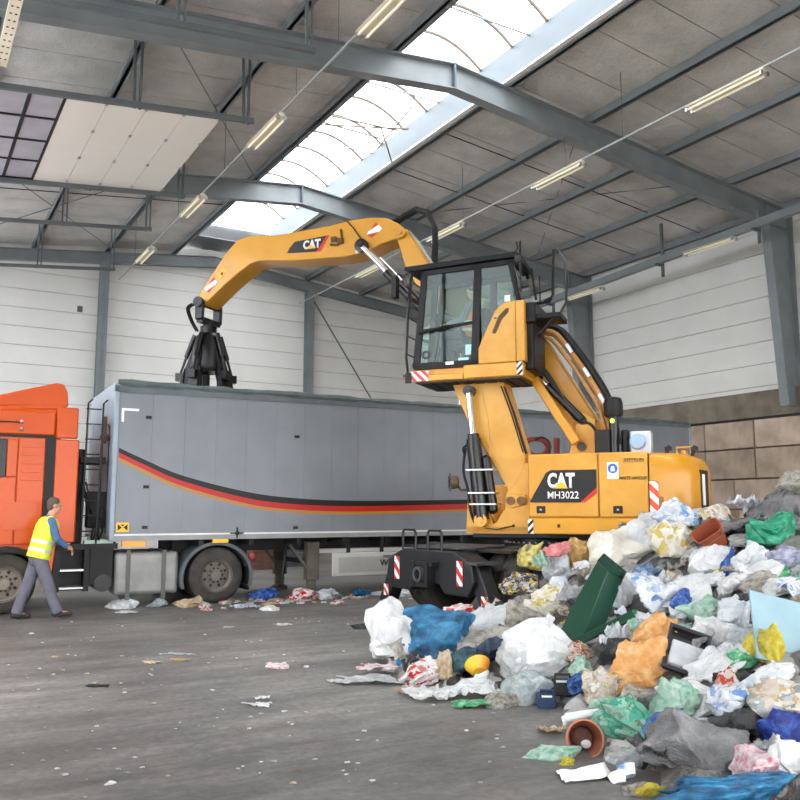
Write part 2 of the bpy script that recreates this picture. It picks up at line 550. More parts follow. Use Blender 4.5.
MB().box(4.68, 4.84, YB - 0.03, YB, 8.0, 8.2).build('wall_vent', STEELD, wb)

# right wall: concrete upstand, block wall, sandwich panels
wr = tag(empty('wall_right'), kind='structure')
MB().box(XR + 0.06, XR + 0.14, -2, YB, 0, 9.6).build('wall_core', JOINT, wr)
MB().box(XR - 0.16, XR + 0.06, -2, YB, 0, 4.72).build('upstand', BAND, wr, bevel=0.02)
ys = [-1.6, 5.9, 13.4, 20.9, YB]
for i in range(4):
    for k in range(9):
        z0 = 4.87 - 0.6 + 0.6 * k
        z0 = max(z0, 4.7); z1 = 4.87 + 0.6 * k
        if z1 > 9.7: break
        MB().box(XR, XR + 0.055, ys[i] + .004, ys[i + 1] - .004, z0 + .008, z1 - .008).build('wall_panel', PANEL, wr)
XB = 19.33
MB().box(19.36, 19.6, 3.6, 27.6, 3.955, 4.01).build('gap_shade_strip', BLACKM, wr)  # black strip stands in for the shade in the gap over the blocks
def block_mesh(w, h):
    key = 'block_%.2f_%.2f' % (w, h)
    if key in bpy.data.meshes: return bpy.data.meshes[key]
    mb = MB()
    c = 0.02
    mb.box(0.012, 0.3, c, w - c, c, h - c)
    mb.box(0, 0.012, c + .012, w - c - .012, c + .012, h - c - .012)
    me = mb.mesh(key); me.materials.append(BLOCK)
    return me
random.seed(3)
rows = [(0.0, 0.8, 0.0), (0.8, 0.8, 0.7), (1.6, 0.8, 0.0), (2.4, 0.8, 0.9), (3.2, 0.76, 0.1)]
for ri, (z0, h, off) in enumerate(rows):
    y = 4.0 + off
    while y < 27.5:
        w = random.choice((1.6, 1.6, 0.8)) if not (ri == 4 and 13.3 < y < 17) else 1.6
        if ri == 4 and abs(y - 14.5) < 0.9 and w == 1.6 and y < 14.3: w = 0.8
        if ri == 3 and random.random() < 0.4:
            for q in (0, 1):
                o = link('concrete_block', block_mesh(w, h / 2), wr)
                o.location = (XB + random.uniform(-.012, .012), y, z0 + q * h / 2)
        else:
            o = link('concrete_block', block_mesh(w, h), wr)
            o.location = (XB + random.uniform(-.012, .012), y, z0)
        y += w

# left wall with three truck doors (doors 1 and 2 stand open overhead)
wl = tag(empty('wall_left'), kind='structure')
segs = [(-2.0, 7.3), (11.7, 14.6), (19.0, YB)]
for (a, b) in segs:
    k = 0
    while 0.6 * k < 9.4:
        if 9 <= k <= 13: k += 1; continue
        MB().box(XL - .06, XL, a, b, 0.6 * k + .008, 0.6 * k + .592).build('wall_panel', PANEL, wl); k += 1
for (a, b) in ((7.3, 11.7), (14.6, 19.0)):
    k = 8
    while 0.6 * k < 9.4:
        if 9 <= k <= 13: k += 1; continue
        MB().box(XL - .06, XL, a, b, 0.6 * k + .008, 0.6 * k + .592).build('wall_panel', PANEL, wl); k += 1

# unseen glazed band, added high in the left wall to brighten the hall
wg = tag(empty('added_window'), kind='structure')
y = -2.0
while y < YB - .5:
    yb_ = min(y + 2.5, YB)
    MB().box(XL - .05, XL - .03, y + .04, yb_ - .04, 5.42, 8.38).build('window_pane', POLY, wg)
    MB().box(XL - .07, XL, y - .04, y + .04, 5.4, 8.4).build('mullion', STEEL, wg)
    y += 2.5

# unseen front gable, added above the open side to hold back front light
wf = tag(empty('added_front_wall'), kind='structure')
k = 7
while 0.6 * k < 9.0:
    MB().box(XL, XR, -2.46, -2.4, 0.6 * k + .008, 0.6 * k + .592).build('wall_panel', PANEL, wf); k += 1
MB().prism([(XL, 9.0), (XR, 9.0), (XR, zt(XR) + .28), (APX, zt(APX) + .28), (XL, zt(XL) + .28)], -2.46, -2.4, 'xz').build('gable_panel', PANEL, wf)

# ridge skylight
sky = tag(empty('window_1'), kind='structure')
SX0, SX1, SZ = 7.85, 10.33, 11.05
def arc(t, r=0.0):
    x = SX0 + (SX1 - SX0) * t
    return (x, SZ + 0.5 * (1 - (2 * t - 1) ** 2) + r)
ya = -2.4
k = 0
PW = 1.1
while ya < 26.0:
    mb = MB(); N = 8
    vs = []
    for i in range(N + 1):
        x, z = arc(i / N)
        vs += [(x, ya + .02, z + .02), (x, ya + PW - .02, z + .02)]
    mb.add(vs, [(2 * i, 2 * i + 1, 2 * i + 3, 2 * i + 2) for i in range(N)])
    mb.build('skylight_pane', POLY, sky, smooth=True)
    pts = [(arc(i / 12)[0], ya, arc(i / 12)[1]) for i in range(13)]
    MB().tube(pts, 0.038, 6).build('arch_bar', mat('arch_bar', (120, 108, 98), 0.5), sky)
    if k % 3 == 1:
        MB().cyl((SX0, ya + .55, SZ - .02), (SX1, ya + .55, SZ - .02), 0.02, n=6).build('tie_bar', STEEL, sky)
    ya += PW; k += 1
YEND = ya
for t in (0.62, 0.74, 0.86):
    x, z = arc(t)
    MB().cyl((x, -2.4, z + .03), (x, YEND, z + .03), 0.012, n=6).build('glazing_bar', STEEL, sky)
MB().box(SX1, SX1 + .07, -2.4, YEND, 10.42, SZ + .03).build('curb', CURB, sky)
MB().box(SX1 - .02, SX1 + .2, -2.4, YEND, 10.38, 10.42).build('curb_trim', PANEL, sky)
MB().box(SX0 - .07, SX0, -2.4, YEND, 10.42, SZ + .03).build('curb', STEELD, sky)
MB().box(SX0 - .2, SX0 + .02, -2.4, YEND, 10.38, 10.42).build('curb_trim', STEEL, sky)
MB().prism([arc(i / 12) for i in range(13)] + [(SX1, 10.4), (SX0, 10.4)], YEND, YEND + .05, 'xz').build('end_pane', POLY, sky)
MB().box(SX0 - .1, SX1 + .1, YEND + .05, 29.1, zt(APX) + .28, zt(APX) + .34).build('ridge_cap', STEELD, sky)
# opening gear of a vent flap hanging under the glazing
for (p, q) in (((8.3, 17.3, 10.85), (9.9, 16.9, 10.7)), ((8.2, 18.0, 10.9), (10.0, 16.6, 10.65)), ((9.6, 15.8, 10.75), (10.0, 18.1, 10.75)), ((9.4, 16.9, 10.7), (10.0, 17.4, 10.1)), ((8.3, 17.8, 10.9), (9.8, 17.6, 10.75))):
    MB().cyl(p, q, 0.022, n=6).build('vent_linkage', mat('arch_bar', (120, 108, 98)), sky)

# overhead doors: tracks and the open leaf under the roof
def ztrack(x): return 8.47 + 0.1 * (x - 1.0)
d1 = tag(empty('door_1'), kind='structure')
for yy in (14.55, 19.02):
    MB().bar((XL + .1, yy, ztrack(XL) - .03), (5.35, yy, ztrack(5.35) - .03), 0.07, 0.1).build('door_track', STEELD, d1)
sx = 2.05
for k in range(4):
    a, b = sx + k * 0.68 + .004, sx + (k + 1) * 0.68 - .004
    mb = MB()
    mb.add([(x, y, ztrack(x) + dz) for x in (a, b) for y in (14.62, 18.95) for dz in (0.0, 0.04)],
           [(0, 1, 3, 2), (4, 6, 7, 5), (0, 4, 5, 1), (2, 3, 7, 6), (0, 2, 6, 4), (1, 5, 7, 3)])
    p = mb.build('door_panel', mat('door_leaf', (255, 254, 244), 0.45, 0, 0.04, 1.0), d1)
    for yy in (14.75, 16.0, 17.4, 18.8):
        MB().obox((b, yy, ztrack(b) - .012), (0.05, 0.09, 0.02)).build('hinge', ALU, p)
for k in range(2):
    a, b = sx - (k + 1) * 0.56 + .01, sx - k * 0.56 - .01
    p = MB().bar((b, 14.62, ztrack(b) + .02), (b, 18.95, ztrack(b) + .02), 0.05, 0.05).bar((a, 14.62, ztrack(a) + .02), (a, 18.95, ztrack(a) + .02), 0.03, 0.05)
    for j in range(5):
        y0 = 14.65 + j * 1.07
        p.bar((a, y0, ztrack(a) + .02), (b, y0, ztrack(b) + .02), 0.05, 0.05)
    fr = p.build('window_frame', BLACKM, d1)
    for j in range(4):
        y0 = 14.7 + j * 1.07
        MB().add([(x, y, ztrack(x) + dz) for x in (a + .02, b - .02) for y in (y0, y0 + .97) for dz in (0.01, 0.03)],
                 [(0, 1, 3, 2), (4, 6, 7, 5), (0, 4, 5, 1), (2, 3, 7, 6), (0, 2, 6, 4), (1, 5, 7, 3)]).build('door_pane', DOORGLASS, fr)
for (x, y) in ((3.15, 14.55), (5.15, 14.55), (3.15, 19.02), (5.2, 19.02)):
    MB().bar((x, y, ztrack(x) - .1), (x - .03, y, zt(x) + .1), 0.03, 0.05).bar((x + .09, y, ztrack(x) - .1), (x + .1, y, zt(x) + .1), 0.03, 0.05).build('track_hanger', STEELD, d1)
for n, (ya_, yb_) in ((2, (21.85, 26.2)), (3, (7.3, 11.7))):
    d = tag(empty('door_%d' % n), kind='structure')
    for yy in (ya_, yb_):
        MB().bar((XL + .1, yy, ztrack(XL) - .02), (5.3, yy, ztrack(5.3) - .02), 0.07, 0.09).build('door_track', STEELD, d)
        for x in (3.1, 5.15):
            MB().bar((x, yy, ztrack(x) - .08), (x, yy, zt(x) + .1), 0.04, 0.05).bar((x + .1, yy, ztrack(x) - .02), (x + .1, yy, zt(x) + .1), 0.03, 0.04).build('track_hanger', STEELD, d)
    if n == 2:
        for k in range(8):
            MB().box(XL - .02, XL + .02, ya_, yb_, k * 0.6 + .004, k * 0.6 + .596).build('door_panel', PANEL, d)

# perforated hanger rail high up near the camera side
pr_ = thing('perforated_rail', 'cream perforated steel rail under the roof at the top corner', 'rail', (0.97, 11.0, 8.5))
MB().box(-.08, .08, 0, 3.0, 0, .03).box(-.08, -.06, 0, 3.0, .03, .1).box(.06, .08, 0, 3.0, .03, .1).build('rail_channel', CREAM, pr_)
mb = MB()
for k in range(14):
    for dx in (-.035, .035): mb.cyl((dx, .15 + k * .2, -.004), (dx, .15 + k * .2, .002), .018, n=8)
mb.build('perforation', BLACKM, pr_)
hang = MB().box(-.1, -.05, 2.9, 2.95, -.75, 1.0).build('hanger', STEELD, pr_)

# fluorescent lamps on two conduits, and along the wall rail
TUBE = mat('fluorescent_tube', (255, 246, 222), 0.3, emit=0.12)
def lamp_mesh():
    root = empty('fluorescent_lamp')
    MB().box(-.05, .05, -.8, .8, 0, .06).build('lamp_housing', CREAM, root, bevel=.008)
    MB().prism([(-.13, -.01), (-.05, .035), (.05, .035), (.13, -.01), (.12, -.015), (-.12, -.015)], -.78, .78, 'xz').build('reflector', CREAM, root)
    for dx in (-.075, .075):
        t = MB().cyl((dx, -.75, -.05), (dx, .75, -.05), .022, n=10).build('lamp_tube', TUBE, root, smooth=True)
        MB().box(dx - .03, dx + .03, -.8, -.75, -.08, 0).build('end_socket', ALU, t)
        MB().box(dx - .03, dx + .03, .75, .8, -.08, 0).build('end_socket', ALU, t)
    return root
lamp0 = lamp_mesh()
lamps = [((5.72, y, 8.88), l) for y, l in ((10.1, 'cream double-tube lamp nearest the top edge, above the open door leaf'), (14.85, 'cream double-tube lamp beside the corner of the white door leaf'),
         (19.6, 'cream double-tube lamp at the end of the steel beam beside the white door leaf'), (24.2, 'cream double-tube lamp close to the back wall by the steel post'))]
lamps += [((12.05, y, 8.88), l) for y, l in ((9.25, 'cream tube lamp under the roof nearest the block wall'), (13.65, 'cream tube lamp hanging just beyond the large roof beam'),
          (18.1, 'cream tube lamp above the operator cab'), (22.3, 'cream tube lamp seen behind the chrome piston rods'))]
lamps += [((17.8, 14.4, 8.42), 'cream tube lamp under the wall rail near the tall column'), ((17.8, 19.1, 8.2), 'cream tube lamp on the wall rail behind the cab railing')]
for i, (loc, lab) in enumerate(lamps):
    o = lamp0 if i == 0 else copy_tree(lamp0)
    o.location = loc
    tag(o, lab, 'lamp', 'fluorescent lamps under the roof')
for x, y0, y1, lab in ((5.72, 3, 27.6, 'thin grey conduit carrying the lamps beside the skylight and door leaf'), (12.05, 3, 27.6, 'thin grey conduit carrying the lamps above the yellow machine')):
    mb = MB().cyl((x, y0, 8.96), (x, y1, 8.96), .022, n=8)
    c_ = mb.build('lamp_conduit', mat('galvanised', (175, 178, 178), 0.4, 0.3), None)
    tag(c_, lab, 'conduit')
    for y in (6.5, 11.7, 13.4, 17.3, 20.9, 25.5):
        MB().cyl((x, y, 8.96), (x, y, zb(x) if y in (13.4, 20.9) else zt(x) + .2), .006, n=5).build('suspension_wire', STEELD, c_)
rl = thing('wall_rail', 'grey steel rail running along the white wall above the blocks', 'rail')
MB().prism([(17.72, 8.68), (17.72, 8.5), (17.88, 8.5), (17.88, 8.68)], 9.0, 9.01, 'xz')
mb = MB()
mb.add([(x, y, z + (-0.035) * (y - 12)) for x in (17.72, 17.88) for y in (6.0, 28.2) for z in (8.5, 8.7)],
       [(0, 1, 3, 2), (4, 6, 7, 5), (0, 4, 5, 1), (2, 3, 7, 6), (0, 2, 6, 4), (1, 5, 7, 3)])
mb.build('rail_beam', STEEL, rl)
for y in (7.5, 13.0, 16.1, 20.7, 25.0):
    zr = 8.6 - .035 * (y - 12)
    MB().box(17.92, 17.97, y - .04, y + .04, zr - .45, zt(17.9) if y not in (13.0, 20.7) else zb(17.9)).box(17.65, 17.97, y - .03, y + .03, zr - .16, zr - .1).build('rail_bracket', STEELD, rl)

# ------------------------------------------------------------------ truck: trailer and tractor
TX, TY, TR = 3.02, 14.5, radians(-2.0)
GREY = mat('trailer_side', (128, 133, 140), 0.42, 0, 0.0, 1.4, rgb2=(120, 125, 132), objvar=0.03)
GREYL = mat('trailer_frame', (150, 164, 176), 0.4, 0, 0.12, 3)
RAILG = mat('trailer_rail', (150, 152, 152), 0.45, 0, 0.15, 4)
TARP = mat('rolled_tarp', (92, 104, 102), 0.7, 0, 0.3, 5, 0.5, 14)
CHASS = mat('chassis_dark', (40, 40, 41), 0.7, 0, 0.35, 4)
GOLD = mat('gold_stripe', (170, 124, 58), 0.45)
BLKS = mat('black_stripe', (12, 11, 11), 0.5)
REDS = mat('red_stripe', (180, 26, 18), 0.45)
ORANGE = mat('truck_orange', (206, 80, 6), 0.35, 0, 0.06, 2, coat=0.12, spec=.35)
trailer = thing('semi_trailer', 'long grey walking-floor trailer with black, red and gold swoosh', 'trailer', (TX, TY, 0), TR)
TL, TZ0, TZ1, TW = 13.35, 1.09, 3.70, 2.52

# side panels, near and far, each plank its own part
np_ = 24
pw = (TL - 0.1) / np_
for side in (0, 1):
    t0, t1 = (0.0, 0.05) if side == 0 else (TW - 0.05, TW)
    for k in range(np_):
        a = 0.08 + k * pw
        MB().box(a + .0012, a + pw - .0012, t0, t1, 1.2, 3.55).build('side_panel', GREY, trailer)
    MB().box(0.0, TL, t0 - .012 * (1 - side), t1 + .012 * side, 1.09, 1.165).build('lower_rail', RAILG, trailer)
    MB().box(0.05, TL, t0 - .008 * (1 - side), t1 + .008 * side, 1.17, 1.2).build('white_strip', mat('white_rail', (226, 226, 222), .5, 0, .1, 5), trailer)
    MB().box(0.0, TL, t0 - .02 * (1 - side), t1 + .02 * side, 3.55, 3.66).build('top_rail', mat('top_rail', (98, 106, 110), .5, 0, .2, 4), trailer)
for (a, b) in ((0.0, 0.08), (TL - 0.06, TL)):
    MB().box(a, b, -.02, .06, TZ0, TZ1).build('corner_post', GREYL, trailer, bevel=.012)
    MB().box(a, b, TW - .06, TW + .02, TZ0, TZ1).build('corner_post', GREYL, trailer, bevel=.012)
MB().box(0.0, .06, .06, TW - .06, 1.15, TZ1).build('front_wall', GREYL, trailer)
MB().box(TL - .05, TL, .06, TW - .06, 1.15, TZ1).build('rear_door', GREYL, trailer)
MB().box(.06, TL - .06, .05, TW - .05, 1.1, 1.2).build('trailer_floor', RAILG, trailer)
# rolled-up tarpaulin on the near top edge
random.seed(2)
pts, rs = [], []
for i in range(60):
    s = 0.05 + (TL - .1) * i / 59
    pts.append((s, 0.02 + random.uniform(-.01, .01), 3.70 - .05 * (i / 59) + random.uniform(-.008, .008))); rs.append(0.07 + random.uniform(-.012, .012) - .012 * min(1, i / 20))
MB().tube(pts, rs, 8).build('rolled_tarp', TARP, trailer, smooth=True)
MB().cyl((.05, TW - .02, 3.69), (TL, TW - .02, 3.69), .03).build('tarp_rail', RAILG, trailer)

# swoosh: three bands on the side
ctrl = [(0.0, 2.66), (0.5, 2.44), (1.12, 2.19), (2.37, 1.90), (3.3, 1.80), (4.33, 1.765), (5.6, 1.775), (7.02, 1.80), (8.6, 1.84), (10.5, 1.9)]
def swoosh(s):
    for i in range(len(ctrl) - 1):
        if ctrl[i][0] <= s <= ctrl[i + 1][0]:
            p0 = ctrl[max(i - 1, 0)]; p1 = ctrl[i]; p2 = ctrl[i + 1]; p3 = ctrl[min(i + 2, len(ctrl) - 1)]
            t = (s - p1[0]) / (p2[0] - p1[0])
            m1 = (p2[1] - p0[1]) / (p2[0] - p0[0]) * (p2[0] - p1[0]); m2 = (p3[1] - p1[1]) / (p3[0] - p1[0]) * (p2[0] - p1[0])
            return (2 * t**3 - 3 * t**2 + 1) * p1[1] + (t**3 - 2 * t**2 + t) * m1 + (-2 * t**3 + 3 * t**2) * p2[1] + (t**3 - t**2) * m2
    return ctrl[-1][1]
def bands(s):
    g = min(1, s / 2.5)
    f = max(0, (s - 3) / 8)
    b = 0.075 + .035 * g - .05 * f
    r = 0.08 + .02 * g + .015 * f
    o = 0.065 - .005 * g - .015 * f
    return [0, b, b + r, b + r + o]
for i, (nm, m) in enumerate((('black_band', BLKS), ('red_band', REDS), ('gold_band', GOLD))):
    mb = MB(); N = 90; vs = []
    for k in range(N + 1):
        s = 0.1 + 10.2 * k / N
        z = swoosh(s); bb = bands(s)
        for tt in (-.003, .001):
            vs += [(s, tt, z - bb[i]), (s, tt, z - bb[i + 1])]
    fs = []
    for k in range(N):
        a = 4 * k
        fs += [(a, a + 1, a + 5, a + 4), (a, a + 4, a + 6, a + 2), (a + 1, a + 3, a + 7, a + 5)]
    mb.add(vs, fs).build(nm, m, trailer)
# lettering, marker plates, warning label
LET = mat('trailer_lettering', (120, 42, 34), .6)
ROLX = (1, 0, 0)
text_on('ROL', 'lettering', LET, trailer, (7.72, -.002, 2.70), ROLX, (0, 0, 1), 1.95, .45, bold=.03)
decal('warning_label', [YELP, BLKS], trailer, (.11, -.004, 1.235), (1, 0, 0), (0, 0, 1),
      [(0, [(0, 0), (.2, 0), (.2, .15), (0, .15)], 0), (1, [(.02, .02), (.09, .07), (.02, .13)], 1), (1, [(.18, .02), (.11, .07), (.18, .13)], 1), (1, [(.06, .12), (.14, .12), (.1, .085)], 1)])
decal('reflective_marker', [WHITE], trailer, (.12, -.004, 3.05), (1, 0, 0), (0, 0, 1), [(0, [(0, 0), (.04, 0), (.04, .19), (.28, .19), (.28, .23), (0, .23)], 0)])
for (s, z) in ((.52, 3.12), (.52, 1.95), (.52, 1.28), (3.2, 2.9), (3.2, 1.25)):
    MB().box(s, s + .09, -.02, 0, z, z + .05).build('latch', CHASS, trailer)
MB().cyl((2.15, -.015, 1.19), (2.15, -.02, 1.19), .04, n=10).bar((2.03, -.02, 1.19), (2.27, -.02, 1.19), .02, .02).bar((2.15, -.02, 1.1), (2.15, -.02, 1.29), .02, .02).build('tarp_crank', CHASS, trailer)
MB().box(1.72, 2.0, -.01, .0, 1.03, 1.09).build('side_marker', YELP, trailer)
# chassis below
MB().box(1.2, TL - .4, .75, .9, .85, 1.1).box(1.2, TL - .4, TW - .9, TW - .75, .85, 1.1).build('chassis_beam', CHASS, trailer)
for s in [1.5 + .9 * k for k in range(13)]:
    MB().box(s, s + .08, .05, TW - .05, .98, 1.09).build('cross_member', CHASS, trailer)
LEGM = mat('landing_leg', (104, 98, 88), .7, 0, .3, 5)
for t in (.42, TW - .42):
    l = MB().box(3.62, 3.86, t - .1, t + .1, .3, 1.0).box(3.66, 3.82, t - .07, t + .07, .1, .3).build('landing_leg', LEGM, trailer, bevel=.01)
    MB().lathe([(.06, .12), (.16, .06), (.17, .0), (.001, 0)], (3.74, t, 0)).bar((3.3, t, .95), (3.7, t, .45), .05, .05).build('leg_foot', LEGM, l)
MB().box(3.6, 3.68, .5, TW - .5, .6, .68).build('leg_axle', CHASS, trailer)
MB().cyl((3.05, .15, .25), (3.2, .35, .95), .025).build('air_hose', BLACKM, trailer)
# side guard with web address
gd = MB().box(3.98, 7.2, -.02, .03, .38, .80).build('side_guard', mat('guard_panel', (196, 196, 188), .5, 0, .1, 3), trailer, bevel=.01)
MB().box(4.1, 7.1, -.026, -.02, .44, .72).build('guard_inset', mat('guard_inset', (170, 170, 164), .5, 0, .1, 3), gd)
text_on('WWW.', 'lettering', BLKS, gd, (4.95, -.028, .54), (1, 0, 0), (0, 0, 1), .55, .12, bold=.01)
for s in (4.3, 5.0, 6.8):
    MB().box(s, s + .06, .03, .08, .7, 1.1).build('guard_bracket', CHASS, trailer)

def wheel(parent, s, t, z, r, w, face=-1, rim=None, name='wheel', rotz=0.0, axis=(0, 1, 0)):
    """tyre lying along local y, outer face towards face*y; rim as sub-part"""
    prof = [(r * .56, -w / 2), (r * .62, -w / 2 - .012), (r * .80, -w / 2 - .02), (r * .93, -w / 2 + .0), (r, -w / 2 + w * .14), (r, -w * .12), (r * .975, -w * .10), (r * .975, -w * .06), (r, -w * .04),
            (r, w * .04), (r * .975, w * .06), (r * .975, w * .10), (r, w * .12), (r, w / 2 - w * .14), (r * .93, w / 2), (r * .80, w / 2 + .02), (r * .62, w / 2 + .012), (r * .56, w / 2)]
    wl_ = MB().lathe(prof, (0, 0, 0), (0, 1, 0), 36, closed=True).build(name, RUBBER, parent, smooth=True, loc=(s, t, z), rotz=rotz)
    rimm = rim or mat('wheel_rim', (112, 106, 98), .55, .3, .12, 3)
    f = face
    mb = MB().lathe([(.001, 0), (r * .5, 0), (r * .57, -w * .5), (r * .60, -w * .5 - .01), (r * .57, -w * .48), (r * .50, -w * .40), (r * .48, -w * .2), (r * .30, -w * .22), (r * .29, -w * .34), (r * .2, -w * .36), (r * .19, -w * .5), (.001, -w * .5)], (0, 0, 0), (0, -f, 0), 28)
    ri = mb.build('rim', rimm, wl_, smooth=True)
    nb = MB()
    for k in range(10):
        a = 2 * pi * k / 10
        p = Vector((r * .25 * cos(a), 0, r * .25 * sin(a)))
        nb.cyl(p + Vector((0, f * w * .3, 0)), p + Vector((0, f * w * .42, 0)), .018, n=6)
    tag(nb.build('wheel_nuts', CHASS, wl_), kind='stuff')
    hb = MB()
    for k in range(8):
        a = 2 * pi * (k + .5) / 8
        p = Vector((r * .4 * cos(a), f * w * .205, r * .4 * sin(a)))
        hb.cyl(p, p + Vector((0, f * w * .03, 0)), r * .055, n=10)
    tag(hb.build('hand_holes', BLACKM, wl_), kind='stuff')
    return wl_
for s in (8.9, 10.2, 11.5):
    for t, f in ((.22, -1), (TW - .22, 1)):
        wheel(trailer, s, t, .5, .5, .38, f)
    MB().cyl((s, .3, .5), (s, TW - .3, .5), .07).build('axle', CHASS, trailer)
# load inside the trailer
random.seed(11)
mb = MB(); NX, NY = 60, 12; vs = []
for i in range(NX + 1):
    for j in range(NY + 1):
        s = .1 + (TL - .2) * i / NX; t = .08 + (TW - .16) * j / NY
        vs.append((s, t, 3.32 + .35 * noise.noise(Vector((s * 1.7, t * 1.7, 0))) + .12 * noise.noise(Vector((s * 6, t * 6, 3)))))
mb.add(vs, [(i * (NY + 1) + j, (i + 1) * (NY + 1) + j, (i + 1) * (NY + 1) + j + 1, i * (NY + 1) + j + 1) for i in range(NX) for j in range(NY)])
WASTE = mat('loose_waste', (214, 212, 206), .5, 0, 0, 7, .6, 20, rgb2=(120, 126, 130))
ld = mb.build('loaded_waste', WASTE, None, loc=(TX, TY, 0), rotz=TR)
tag(ld, 'loose pale waste filling the grey trailer', 'waste', kind='stuff')

# tractor unit
tractor = thing('truck_tractor', 'orange truck tractor coupled to the grey trailer', 'truck', (TX, TY, 0), TR)
CW = 2.45
# cab shell from a side profile, window cut out as separate pieces
cs = MB()
side = [(-3.6, .95), (-.86, .95), (-.86, 3.22), (-1.75, 3.17), (-3.1, 3.0), (-3.55, 2.7), (-3.72, 1.9)]
MB().prism(side, .04, CW - .04, 'xz').build('cab_body', ORANGE, tractor, bevel=.04)
MB().box(-.88, -.52, .0, .06, 1.07, 2.72).build('side_deflector', ORANGE, tractor, bevel=.025)
MB().box(-.88, -.55, .0, .06, 2.735, 3.24).build('side_deflector', ORANGE, tractor, bevel=.025)
MB().box(-.88, -.52, CW - .06, CW, 1.07, 3.24).build('side_deflector', ORANGE, tractor, bevel=.025)
# roof fairing
fp = [(-.70, 3.27), (-.72, 3.50), (-.78, 3.63), (-.9, 3.645), (-1.3, 3.53), (-1.73, 3.40), (-2.5, 3.15), (-3.0, 3.02), (-1.75, 3.22)]
MB().prism(fp, .12, CW - .12, 'xz').build('roof_fairing', ORANGE, tractor, bevel=.05, segs=3)
MB().prism([(-1.74, 3.17), (-.8, 3.23), (-.72, 3.28), (-1.2, 3.26), (-1.75, 3.22)], .08, CW - .08, 'xz').build('fairing_base', ORANGE, tractor)
# door and upper side panels as proud pieces
MB().box(-1.74, -.90, .0, .05, 2.78, 3.15).build('upper_panel', ORANGE, tractor, bevel=.02)
MB().box(-2.7, -1.75, .0, .05, 2.78, 3.0).build('upper_panel', ORANGE, tractor, bevel=.02)
MB().box(-2.2, -.9, .01, .05, 2.735, 2.775).build('seam_strip', BLACKM, tractor)
MB().box(-1.02, -.87, .012, .06, 1.04, 2.74).build('rear_pillar_trim', BLACKM, tractor)
sp = MB().box(-1.42, -1.03, .0, .05, 1.06, 2.73).build('sleeper_panel', ORANGE, tractor, bevel=.015)
for z in (2.05, 2.18, 2.31, 2.44, 2.57):
    MB().box(-1.37, -1.06, -.008, .002, z, z + .055).build('pressed_rib', ORANGE, sp, bevel=.008)
MB().box(-2.6, -1.43, .0, .05, 1.06, 2.1).build('cab_door', ORANGE, tractor, bevel=.012)
MB().box(-1.58, -1.43, .0, .05, 2.11, 2.69).build('door_pillar', ORANGE, tractor, bevel=.012)
MB().box(-1.60, -1.12, -.006, .0, 1.28, 1.72).build('locker_lid', ORANGE, tractor, bevel=.006)
MB().box(-2.6, -1.585, .012, .03, 2.10, 2.70).build('side_window', mat('cab_window_dark', (6, 8, 10), .1, 0, spec=.2), tractor, bevel=.02)
for z in (2.98, 2.86):
    MB().ball((-1.4, -.02, z), (.03, .03, .03)).build('horn_bolt', ALU, tractor, smooth=True)
MB().cyl((-2.0, -.015, 2.96), (-1.4, -.015, 2.97), .012, n=6).build('roof_rail', CHASS, tractor)
# wheel arch, wheels, lower skirt
pts = []
for k in range(13):
    a = pi * k / 12
    pts.append((-1.52 + .66 * cos(a), .42 + .62 * sin(a)))
inner = [(-1.52 + .57 * cos(pi * k / 12), .42 + .53 * sin(pi * k / 12)) for k in range(12, -1, -1)]
MB().prism(pts + inner, .0, .5, 'xz').build('wheel_arch', BLACKM, tractor)
MB().box(-2.3, -.9, .06, CW - .06, .92, 1.1).build('wheel_arch_top', BLACKM, tractor)
MB().prism([(-.98, .42), (-.86, .42), (-.80, 1.07), (-1.0, 1.07)], .0, .05, 'xz').build('skirt_panel', ORANGE, tractor, bevel=.01)
MB().prism([(-3.6, .35), (-2.25, .35), (-2.25, 1.0), (-3.7, 1.0)], .02, CW - .02, 'xz').build('front_bumper', ORANGE, tractor, bevel=.03)
FRIM = mat('front_rim', (140, 130, 118), .55, .2, .2, 5)
wheel(tractor, -1.52, .2, .46, .46, .33, -1, FRIM)
wheel(tractor, -1.52, CW - .2, .46, .46, .33, 1, FRIM)
for t, f in ((.2, -1), (.56, -1), (CW - .2, 1), (CW - .56, 1)):
    wheel(tractor, 1.82, t, .475, .475, .3, f)
MB().cyl((-1.52, .3, .46), (-1.52, CW - .3, .46), .07).build('axle', CHASS, tractor)
MB().cyl((1.82, .3, .475), (1.82, CW - .3, .475), .09).build('axle', CHASS, tractor)
MB().box(-3.0, 2.6, .78, .88, .62, .88).box(-3.0, 2.6, CW - .88, CW - .78, .62, .88).build('chassis_beam', CHASS, tractor)
MB().box(1.2, 2.5, .7, CW - .7, .9, 1.06).build('fifth_wheel', CHASS, tractor)
# mudguard arc over the drive wheel
FEN = mat('mudguard', (86, 92, 96), .6, 0, .2, 4)
o_ = [(1.82 + .64 * cos(a), .45 + .60 * sin(a)) for a in [radians(-18 + 216 * k / 20) for k in range(21)]]
i_ = [(1.82 + .585 * cos(a), .45 + .545 * sin(a)) for a in [radians(-18 + 216 * k / 20) for k in range(20, -1, -1)]]
for t in (.0, CW - .62):
    MB().prism(o_ + i_, t, t + .62, 'xz').build('mudguard', FEN, tractor, smooth=True)
MB().box(2.38, 2.41, .02, .6, .2, .62).build('mud_flap', BLACKM, tractor)
MB().cyl((2.46, .05, .85), (2.46, .05, .7), .06).ball((2.46, .03, .78), .09).build('tail_lamp', mat('tail_lamp', (120, 50, 44), .4), tractor)
